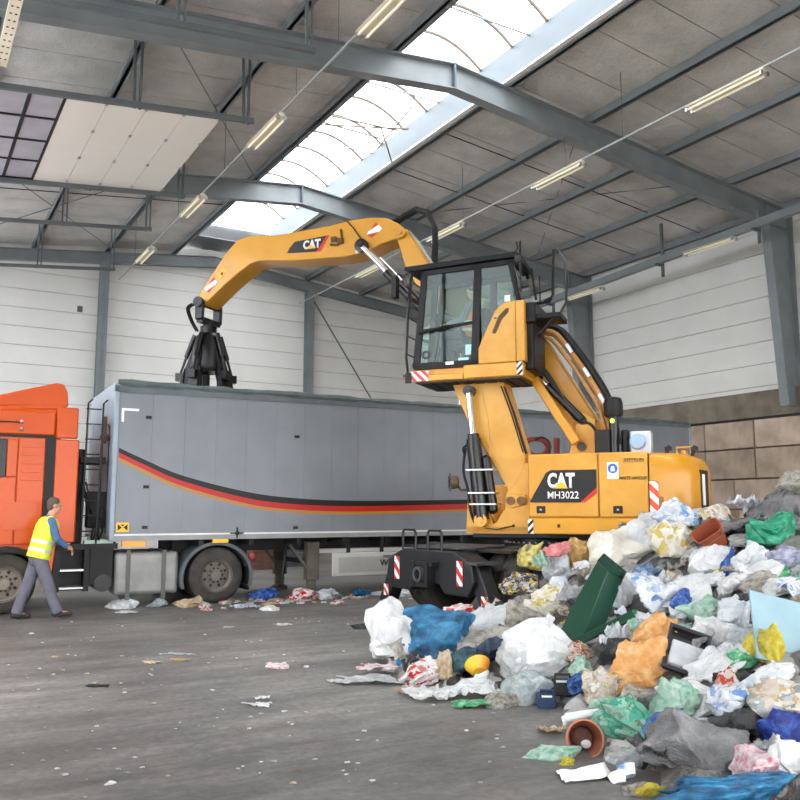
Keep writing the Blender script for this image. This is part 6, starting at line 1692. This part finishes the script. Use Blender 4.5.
def special(kind, m, name, label, cat, x, y, z, w, h, k):
    rz = CAMROT + random.uniform(-.3, .3)
    if kind == 'bowl':
        r = w / 2
        o = MB().lathe([(r * .45, 0), (r * .8, r * .3), (r, r * .75), (r * 1.03, r * .78), (r * .96, r * .76), (r * .76, r * .34), (r * .4, r * .06), (.001, r * .06)], n=24).build(name, m, None, smooth=True)
        o.location = (x, y, z + .02); o.rotation_euler = (radians(-50), radians(25), 0)
    elif kind == 'box':
        o = empty(name, (x, y, z - h * .3), rz)
        if 'black' in label:
            b = MB().box(-w / 2, w / 2, -w * .35, w * .35, 0, h * .8).build('box_body', m, o, bevel=.01)
            MB().tube([(-w * .35, -w * .36, h * .55), (-w * .33, -w * .4, h * 1.0), (w * .33, -w * .4, h * 1.0), (w * .35, -w * .36, h * .55)], .012, 6).build('box_handle', m, o)
            MB().box(-w * .3, w * .3, -w * .37, -w * .35, h * .62, h * .72).build('handle_strip', WHITE, o)
        else:
            MB().box(-w / 2, w / 2, -w * .4, -w * .36, 0, h).box(-w / 2, w / 2, w * .36, w * .4, 0, h).box(-w / 2, -w * .46, -w * .4, w * .4, 0, h).box(w * .46, w / 2, -w * .4, w * .4, 0, h).box(-w / 2, w / 2, -w * .4, w * .4, 0, .02).build('crate_body', m, o)
            mb = MB()
            for q in range(5): mb.box(-w / 2 + (q + .4) * w / 5, -w / 2 + (q + .5) * w / 5, -w * .42, -w * .4, .01, h * .95)
            mb.build('crate_ribs', m, o)
            MB().box(-w * .54, w * .54, -w * .44, -w * .34, h, h + .02).box(-w * .54, w * .54, w * .34, w * .44, h, h + .02).build('crate_rim', m, o)
    elif kind == 'canister':
        o = empty(name, (x, y, z - .02), rz)
        o.rotation_euler = (radians(-38), radians(-8), rz)
        MB().box(-w / 2, w / 2, -h * .55, h * .55, 0, .07).build('canister_body', m, o, bevel=.025, segs=3)
        MB().cyl((-w * .4, h * .4, .07), (-w * .4, h * .4, .11), .022).build('canister_cap', WHITE, o, smooth=True)
        MB().tube([(-w * .1, h * .2, .06), (-w * .1, h * .2, .1), (w * .3, h * .2, .1), (w * .3, h * .2, .06)], .012, 6).build('canister_handle', m, o, smooth=True)
    elif kind == 'pot':
        r = h * .5
        o = empty(name, (x, y, z + r * .72))
        d = Vector((-.5, -.75, .18))
        R = rot_to(d).to_euler(); o.rotation_euler = R
        MB().lathe([(r * .66, -r * 1.0), (r * .9, r * .45), (r * 1.02, r * .45), (r * 1.04, r * .85), (r * .94, r * .85), (r * .9, r * .45), (r * .6, -r * .9), (.001, -r * .9)], n=28).build('pot_body', m, o, smooth=True)
        MB().ball((0, 0, -r * .35), (r * .6, r * .6, r * .35)).build('pot_soil', mat('pot_soil', (96, 66, 54), .9, 0, .4, 20, .8, 30), o, smooth=True)
        MB().ball((.02, -r * .3, -r * .05), (r * .3, r * .24, r * .16)).build('pot_litter', PL['white'], o, smooth=True)
    elif kind == 'paper':
        n = 10; vs = []
        for i in range(n + 1):
            for j in range(n + 1):
                u, v = i / n - .5, j / n - .5
                vs.append((u * w + v * .06, v * w * .62, .015 + .02 * noise.noise(Vector((u * 4, v * 4, 1))) + .03 * max(0, u + v - .4)))
        o = MB().add(vs, [(i * (n + 1) + j, (i + 1) * (n + 1) + j, (i + 1) * (n + 1) + j + 1, i * (n + 1) + j + 1) for i in range(n) for j in range(n)]).build(name, m, None, smooth=True)
        o.location = (x, y, z); o.rotation_euler = (0, 0, CAMROT + .35)
        md = o.modifiers.new('thickness', 'SOLIDIFY'); md.thickness = .002
    elif kind == 'tub':
        o = empty(name, (x, y, z), rz)
        o.rotation_euler = (radians(30), radians(-35), rz)
        a, b = w * .5, w * .4
        mb = MB()
        prof = [(.7, 0), (1, 1), (1.06, 1), (1.06, .94), (1.02, .94), (.94, .94), (.66, .05)]
        vs = []; N = 20
        for (s, t) in prof:
            for q in range(N):
                an = 2 * pi * q / N
                cx = math.copysign(abs(cos(an)) ** .5, cos(an)); cy = math.copysign(abs(sin(an)) ** .5, sin(an))
                vs.append((cx * a * s, cy * b * s, t * h))
        fs = [(i * N + q, i * N + (q + 1) % N, (i + 1) * N + (q + 1) % N, (i + 1) * N + q) for i in range(len(prof) - 1) for q in range(N)]
        fs += [tuple(range(N)), tuple((len(prof) - 1) * N + q for q in range(N))]
        mb.add(vs, fs).build('tub_body', m, o, smooth=True)
        MB().tube([(-a * 1.05, 0, h * .9), (-a * .6, -b * 1.3, h * .8), (a * .6, -b * 1.3, h * .8), (a * 1.05, 0, h * .9)], .006, 6).build('tub_handle', m, o, smooth=True)
    elif kind == 'tray':
        o = empty(name, (x, y, z), rz)
        o.rotation_euler = (radians(48), radians(18), rz)
        a, b = w * .55, h * .55
        MB().box(-a, a, -b, b, 0, .008).box(-a, -a + .01, -b, b, 0, .06).box(a - .01, a, -b, b, 0, .06).box(-a, a, -b, -b + .01, 0, .06).box(-a, a, b - .01, b, 0, .06).build('tray_body', m, o, bevel=.004)
        MB().box(-a - .02, a + .02, -b - .02, -b, .055, .064).box(-a - .02, a + .02, b, b + .02, .055, .064).box(-a - .02, -a, -b, b, .055, .064).box(a, a + .02, -b, b, .055, .064).build('tray_rim', m, o)
        MB().box(-a * .85, a * .85, -b * .85, b * .3, .02, .085).build('tray_lid', PL['clear'], o, bevel=.015)
    elif kind == 'panel':
        o = empty(name, (x, y, z), CAMROT)
        o.rotation_euler = (radians(62), radians(14), CAMROT + .15)
        MB().box(-w * .55, w * .9, -h * .5, h * .5, -.004, .004).build('panel_sheet', m, o)
        MB().box(-w * .55, w * .9, -h * .5, -h * .5 + .02, .004, .012).box(-w * .55, -w * .55 + .02, -h * .5, h * .5, .004, .012).build('panel_edge', m, o)
    elif kind == 'cup':
        r = w / 2
        o = empty(name, (x, y, z + .01), rz); o.rotation_euler = (radians(-35), radians(10), 0)
        MB().lathe([(r * .75, -r * .6), (r, r * .5), (r * 1.08, r * .52), (r * .96, r * .5), (r * .7, -r * .55), (.001, -r * .55)], n=20).build('cup_body', m, o, smooth=True)
        MB().lathe([(r * .3, -r * .5), (r * .8, -.0), (.001, .01)], n=14).build('cup_residue', WHITE, o, smooth=True)
    tag(o, label, cat)
    return o

random.seed(21)
for k, (x, y, z, w, h, kind, mk, name, label, cat) in enumerate(ITEMS):
    m = material_for(mk)
    rot = (random.uniform(-.25, .25), random.uniform(-.25, .25), CAMROT + random.uniform(-.25, .25))
    if kind in ('bag', 'tied', 'sack'):
        d = max(min(w, h) * 1.15, .5 * w)
        me = bag_mesh(100 + k, 5 if w > .33 else 4, kind == 'tied', .55 if kind == 'sack' else (.15 * (k % 2)), .7 if kind == 'sack' else 1.0)
        put(name, me, m, (x, y, z + h * .08), (w * .53, d * .5, h * .56), rot, label, cat)
    elif kind == 'drape':
        put(name, drape_mesh(100 + k, x, y, w * .56, max(h * 1.0, w * .32), max(h * .32, .06)), m, (x, y, 0), (1, 1, 1), (0, 0, 0), label, cat, thick=.012)
    elif kind == 'film':
        put(name, film_mesh(100 + k), m, (x, y, z + .005), (w * .58, max(w * .4, h * .8), max(h * .35, .05)), (0, 0, rot[2]), label, cat, thick=.02)
    else:
        special(kind, m, name, label, cat, x, y, z, w, h, k)

# big dark green folded bin lid standing in the heap
gl = thing('bin_lid', 'large dark green folded plastic bin lid sticking out of the heap', 'bin lid', (5.76, 6.22, .70))
G = {'a': (.352, .261, .389), 'b': (.309, .066, .303), 'c': (-.298, -.191, -.287), 'd': (-.359, .083, -.317), 'e': (-.099, .187, -.078), 'f': (.553, .112, .203), 'g': (.021, -.157, -.206), 'h': (.444, .254, .466), 'i': (.619, .12, .279),
     'j': (-.477, -.082, -.314), 'k': (-.48, -.192, -.352), 'l': (.12, -.469, -.07), 'm': (.114, -.416, -.012), 'n': (-.249, -.233, -.205)}
def quadplate(keys, th, nm):
    P = [Vector(G[p]) for p in keys]
    nrm = (P[1] - P[0]).cross(P[2] - P[0]).normalized() * th
    if nrm.y < 0: nrm = -nrm
    k = len(P)
    return MB().add(P + [p + nrm for p in P], [tuple(range(k)), tuple(range(2 * k - 1, k - 1, -1))] + [(i, (i + 1) % k, k + (i + 1) % k, k + i) for i in range(k)]).build(nm, SOLID['bingreen'], gl, bevel=.008)
quadplate('abcde', .025, 'lid_wing'); quadplate('bfgc', .025, 'lid_wing'); quadplate('ahifb', .025, 'lid_hinge'); quadplate('jklmn', .03, 'lid_flap')
for q in range(4):
    t_ = (q + .5) / 4
    p_ = Vector(G['a']).lerp(Vector(G['f']), t_); q_ = Vector(G['h']).lerp(Vector(G['i']), t_)
    MB().bar(p_ + Vector((-.02, -.03, .0)), q_ + Vector((-.02, -.03, -.02)), .018, .03).build('hinge_rib', BLACKM, gl)

# printing on the carrier bag
cb_ = [o for o in C.objects if o.name.startswith('carrier_bag')][0]
bpy.context.view_layer.update()
tx = text_on('E', 'lettering', BLACKM, None, Vector(cb_.location) + Vector((-.12, -.30, .0)), (cos(CAMROT), sin(CAMROT), .1), (.1, .1, 1), .13, .15, bold=.01)
tx.modifiers.clear()
sw_ = tx.modifiers.new('cling', 'SHRINKWRAP'); sw_.target = cb_; sw_.wrap_method = 'NEAREST_SURFACEPOINT'; sw_.wrap_mode = 'ABOVE_SURFACE'; sw_.offset = .006
tx.parent = cb_; tx.matrix_parent_inverse = cb_.matrix_world.inverted()

# base of the heap: loose small waste packed under the bags
random.seed(8)
mb = MB(); GN = 78; x0, x1, y0, y1 = 3.0, 14.5, 1.6, 11.0; vs = []
idx = {}
for i in range(GN + 1):
    for j in range(GN + 1):
        x = x0 + (x1 - x0) * i / GN; y = y0 + (y1 - y0) * j / GN
        h = heap_h(x, y)
        q = Vector((x, y, 0))
        b = (1 - abs(noise.noise(q * 3.1)) * 2) * .10 + noise.noise(q * 7.3) * .06
        idx[(i, j)] = len(vs)
        vs.append((x + .03 * noise.noise(q * 9), y + .03 * noise.noise(q * 8 + Vector((5, 0, 0))), h - .10 + (b if h > .06 else 0)))
mb.add(vs, [(idx[i, j], idx[i + 1, j], idx[i + 1, j + 1], idx[i, j + 1]) for i in range(GN) for j in range(GN)])
mb.v = [(p[0], p[1], p[2] if p[2] > -.03 else -.2) for p in mb.v]
base = mb.build('loose_waste', plastic('heap_mix', [(34, 32, 34), (104, 96, 88), (170, 170, 168), (56, 60, 64), (190, 188, 182), (80, 74, 66)], .45, 9, 1, .9, tl=.1), None, smooth=False)  # waste colours darkened to deepen the shade in gaps between bags
base.data.shade_smooth()
tag(base, 'mixed loose packaging waste packed between the bags of the heap', 'waste', kind='stuff')

# many more bags and wrappers on the heap
SHORT = [(i[0], i[1], re.split(r' (?:beside|leaning|lying|at|below|between|above|on|in|along|right|behind|under|standing|with|near|next|left|resting|by|close|caught|stuffed|before|tipped|across|over|just|of) ', i[8])[0]) for i in ITEMS] + [(5.76, 6.22, 'dark green bin lid')]
def near_label(x, y, lab):
    s_ = min(SHORT, key=lambda q: (q[0] - x) ** 2 + (q[1] - y) ** 2)[2]
    return lab.replace('among the rubbish of the heap', 'next to the ' + s_)
kinds = [('white', 'small crumpled white plastic bag among the rubbish of the heap', 34), ('mixedw', 'small whitish see-through bag among the rubbish of the heap', 34), ('clear', 'scrap of crinkled clear film among the rubbish of the heap', 34),
         ('bluewhite', 'small blue-and-white printed bag among the rubbish of the heap', 16), ('beigeclear', 'small beige see-through wrapper among the rubbish of the heap', 20), ('grey', 'small grey plastic bag among the rubbish of the heap', 22),
         ('bluep', 'small blue plastic wrapper among the rubbish of the heap', 7), ('palegreen', 'small pale green wrapper among the rubbish of the heap', 10), ('green', 'small bright green wrapper among the rubbish of the heap', 4), ('black', 'small black plastic wrapper among the rubbish of the heap', 22),
         ('yellow', 'small yellow wrapper among the rubbish of the heap', 4), ('redclear', 'small clear wrapper with red print among the rubbish of the heap', 10), ('amber2', 'small ochre wrapper among the rubbish of the heap', 6), ('mixed', 'small clear bag of brown packaging among the rubbish of the heap', 20)]
shapes = [bag_mesh(500 + i, 4, i % 5 == 0, .3 * (i % 3 == 0), 1.15) for i in range(14)]
for s in shapes: s.materials.append(PL['white'])
FL = [film_mesh(900 + i, 18) for i in range(6)]
for s in FL: s.materials.append(PL['white'])
big = [(i[0], i[1], max(i[3] * .46, i[4] * .46, .18)) for i in ITEMS] + [(5.7, 6.2, .45)]
random.seed(77)
def on_heap(tries=200):
    for _ in range(tries):
        x, y = random.uniform(3.4, 10.3), random.uniform(2.9, 9.0)
        # region in view of the photograph: slope facing the floor
        if y < .42 * x or y > 2.05 * x: continue
        h = heap_h(x, y)
        if h > .10 and all((x - a) ** 2 + (y - b) ** 2 > (r * .9) ** 2 for a, b, r in big): return x, y, h
    return 5.5, 5.5, .4
for (mk, lab, cnt) in kinds:
    for i in range(cnt):
        x, y, h = on_heap()
        s = random.uniform(.07, .17)
        sheet = mk in ('clear', 'beigeclear', 'bluewhite', 'mixedw') and i % 2 == 0
        me = (FL if sheet else shapes)[random.randrange(6 if sheet else len(shapes))]
        if sheet: s *= 1.5
        o = link('plastic_wrapper' if 'wrapper' in lab else ('plastic_film' if 'film' in lab else 'plastic_bag'), me)
        o.material_slots[0].link = 'OBJECT'; o.material_slots[0].material = PL[mk]
        o.location = (x, y, h + s * .1)
        o.scale = (s * random.uniform(.8, 1.5), s * random.uniform(.8, 1.4), s * random.uniform(.6, 1.0))
        o.rotation_euler = (random.uniform(-.5, .5), random.uniform(-.5, .5), random.uniform(0, 6.28))
        nl = near_label(x, y, lab)
        tag(o, nl, 'wrapper' if 'wrapper' in lab else ('plastic film' if 'film' in lab else 'bag'), nl.replace('small ', '').replace('scrap of ', ''))

# ------------------------------------------------------------------ litter on the floor
def litter(x, y, sx, sy, sz, mk, label, cat, name='litter_scrap', film=False, group=None):
    me = random.choice(FL if film else shapes)
    o = link(name, me)
    o.material_slots[0].link = 'OBJECT'; o.material_slots[0].material = PL[mk]
    o.location = (x, y, .002 if film else sz * .42); o.scale = (sx, sy, sz); o.rotation_euler = (0, 0, CAMROT + random.uniform(-.4, .4))
    tag(o, label, cat, group)
    return o
random.seed(14)
litter(3.30, 14.55, .27, .16, .09, 'mixedw', 'wide whitish clear bag on the floor under the truck fuel tank', 'bag', 'plastic_bag')
litter(3.22, 13.9, .15, .08, .03, 'white', 'flat white scrap on the floor in front of the fuel tank bag', 'scrap')
litter(3.83, 14.5, .14, .1, .07, 'clearblue', 'small pale blue bag on the floor between the fuel tank and the drive wheel', 'bag', 'plastic_bag')
litter(4.22, 14.2, .17, .11, .09, 'beige', 'beige bag on the floor in front of the drive wheel', 'bag', 'plastic_bag')
litter(4.45, 14.25, .09, .08, .10, 'beige', 'small rounded tan bag by the drive wheel', 'bag', 'plastic_bag')
litter(5.72, 14.55, .21, .15, .14, 'bluep', 'bright blue bag on the floor beside the truck drive wheel', 'bag', 'plastic_bag')
litter(5.85, 15.1, .14, .1, .08, 'white', 'white crumpled paper behind the bright blue bag', 'paper')
litter(6.42, 14.35, .26, .18, .15, 'whitered', 'white and pink bag on the floor below the trailer', 'bag', 'plastic_bag')
litter(6.75, 14.2, .18, .14, .12, 'mixedw', 'whitish bag next to the trailer landing leg', 'bag', 'plastic_bag')
litter(7.55, 14.3, .22, .12, .10, 'blue', 'turquoise blue film on the floor near the stabiliser pad', 'plastic film', 'plastic_film')
litter(8.05, 13.9, .34, .2, .10, 'white', 'white film heap on the floor behind the stabiliser', 'plastic film', 'plastic_film')
litter(5.62, 10.45, .2, .12, .05, 'black', 'small dark scrap heap on the floor before the stabiliser', 'scrap')
litter(2.66, 6.83, .14, .07, .035, 'white', 'crumpled white plastic strip alone on the floor in the foreground', 'scrap', film=True)
litter(2.78, 7.05, .08, .05, .03, 'white', 'small white scrap just behind the crumpled white strip', 'scrap', film=True)
litter(3.45, 8.32, .10, .06, .04, 'pinkwhite', 'pale pink oval piece on the floor', 'scrap')
litter(2.82, 9.62, .20, .06, .02, 'clearblue', 'pale blue strip of film on the floor', 'plastic film', 'plastic_film', True)
litter(2.42, 9.28, .12, .07, .02, 'beige', 'flat beige scrap on the floor left of the pale blue strip', 'scrap', film=True)
litter(2.72, 9.28, .13, .05, .02, 'amber2', 'flat yellow scrap on the floor', 'scrap', film=True)
litter(1.70, 8.28, .09, .03, .02, 'black', 'short black strip on the floor', 'scrap')
litter(4.75, 11.3, .14, .12, .03, 'white', 'white papers lying on the open floor before the trailer', 'paper', film=True)
litter(4.0, 11.4, .08, .06, .03, 'clear', 'small clear scrap on the open floor before the drive wheel', 'scrap', film=True)
CW_ = {'white': 'white', 'mixedw': 'whitish', 'clear': 'clear', 'beige': 'beige', 'whitered': 'red and white', 'grey': 'grey', 'bluewhite': 'blue and white', 'redclear': 'red', 'kraft': 'brown'}
cols = ['white', 'mixedw', 'clear', 'beige', 'whitered', 'grey', 'bluewhite', 'redclear', 'kraft']
lab = 'small scrap in the strip of litter along the truck'
for i in range(90):
    t = random.random()
    x = 4.25 + 4.0 * t + random.gauss(0, .12); y = 14.05 - .05 * t + random.gauss(0, .38)
    if abs(x - 7.05) < .35 and abs(y - 12.7) < .4: continue
    s = random.uniform(.025, .095)
    mk = random.choice(cols)
    at_ = 'beside the truck drive wheel' if x < 5.3 else ('below the front of the trailer' if x < 6.3 else ('near the trailer landing leg' if x < 7.2 else 'near the stabiliser pad'))
    nl = 'small %s scrap in the litter %s' % (CW_[mk], at_)
    litter(x, y, s * 1.3, s, s * .6, mk, nl, 'scrap', 'litter_scrap', random.random() < .3, nl[6:])
lab = 'tiny scrap scattered on the open floor'
for i in range(190):
    a = random.uniform(-.42, .12); d = random.uniform(5.2, 13.5)
    x = d * sin(radians(30.46) + a); y = d * cos(radians(30.46) + a)
    if heap_h(x, y) > .02: continue
    s = random.uniform(.004, .012) * (1.7 if random.random() < .12 else 1)
    mk = random.choice(cols[:6])
    at_ = ('closest to the viewer' if d < 7.5 else ('midway to the truck' if d < 10.5 else 'just before the truck')) + (' towards the heap' if a > -.15 else '')
    nl = 'tiny %s scrap on the open floor %s' % (CW_[mk], at_)
    litter(x, y, s * 1.6, s, s * .6, mk, nl, 'scrap', 'litter_scrap', False, nl[5:])
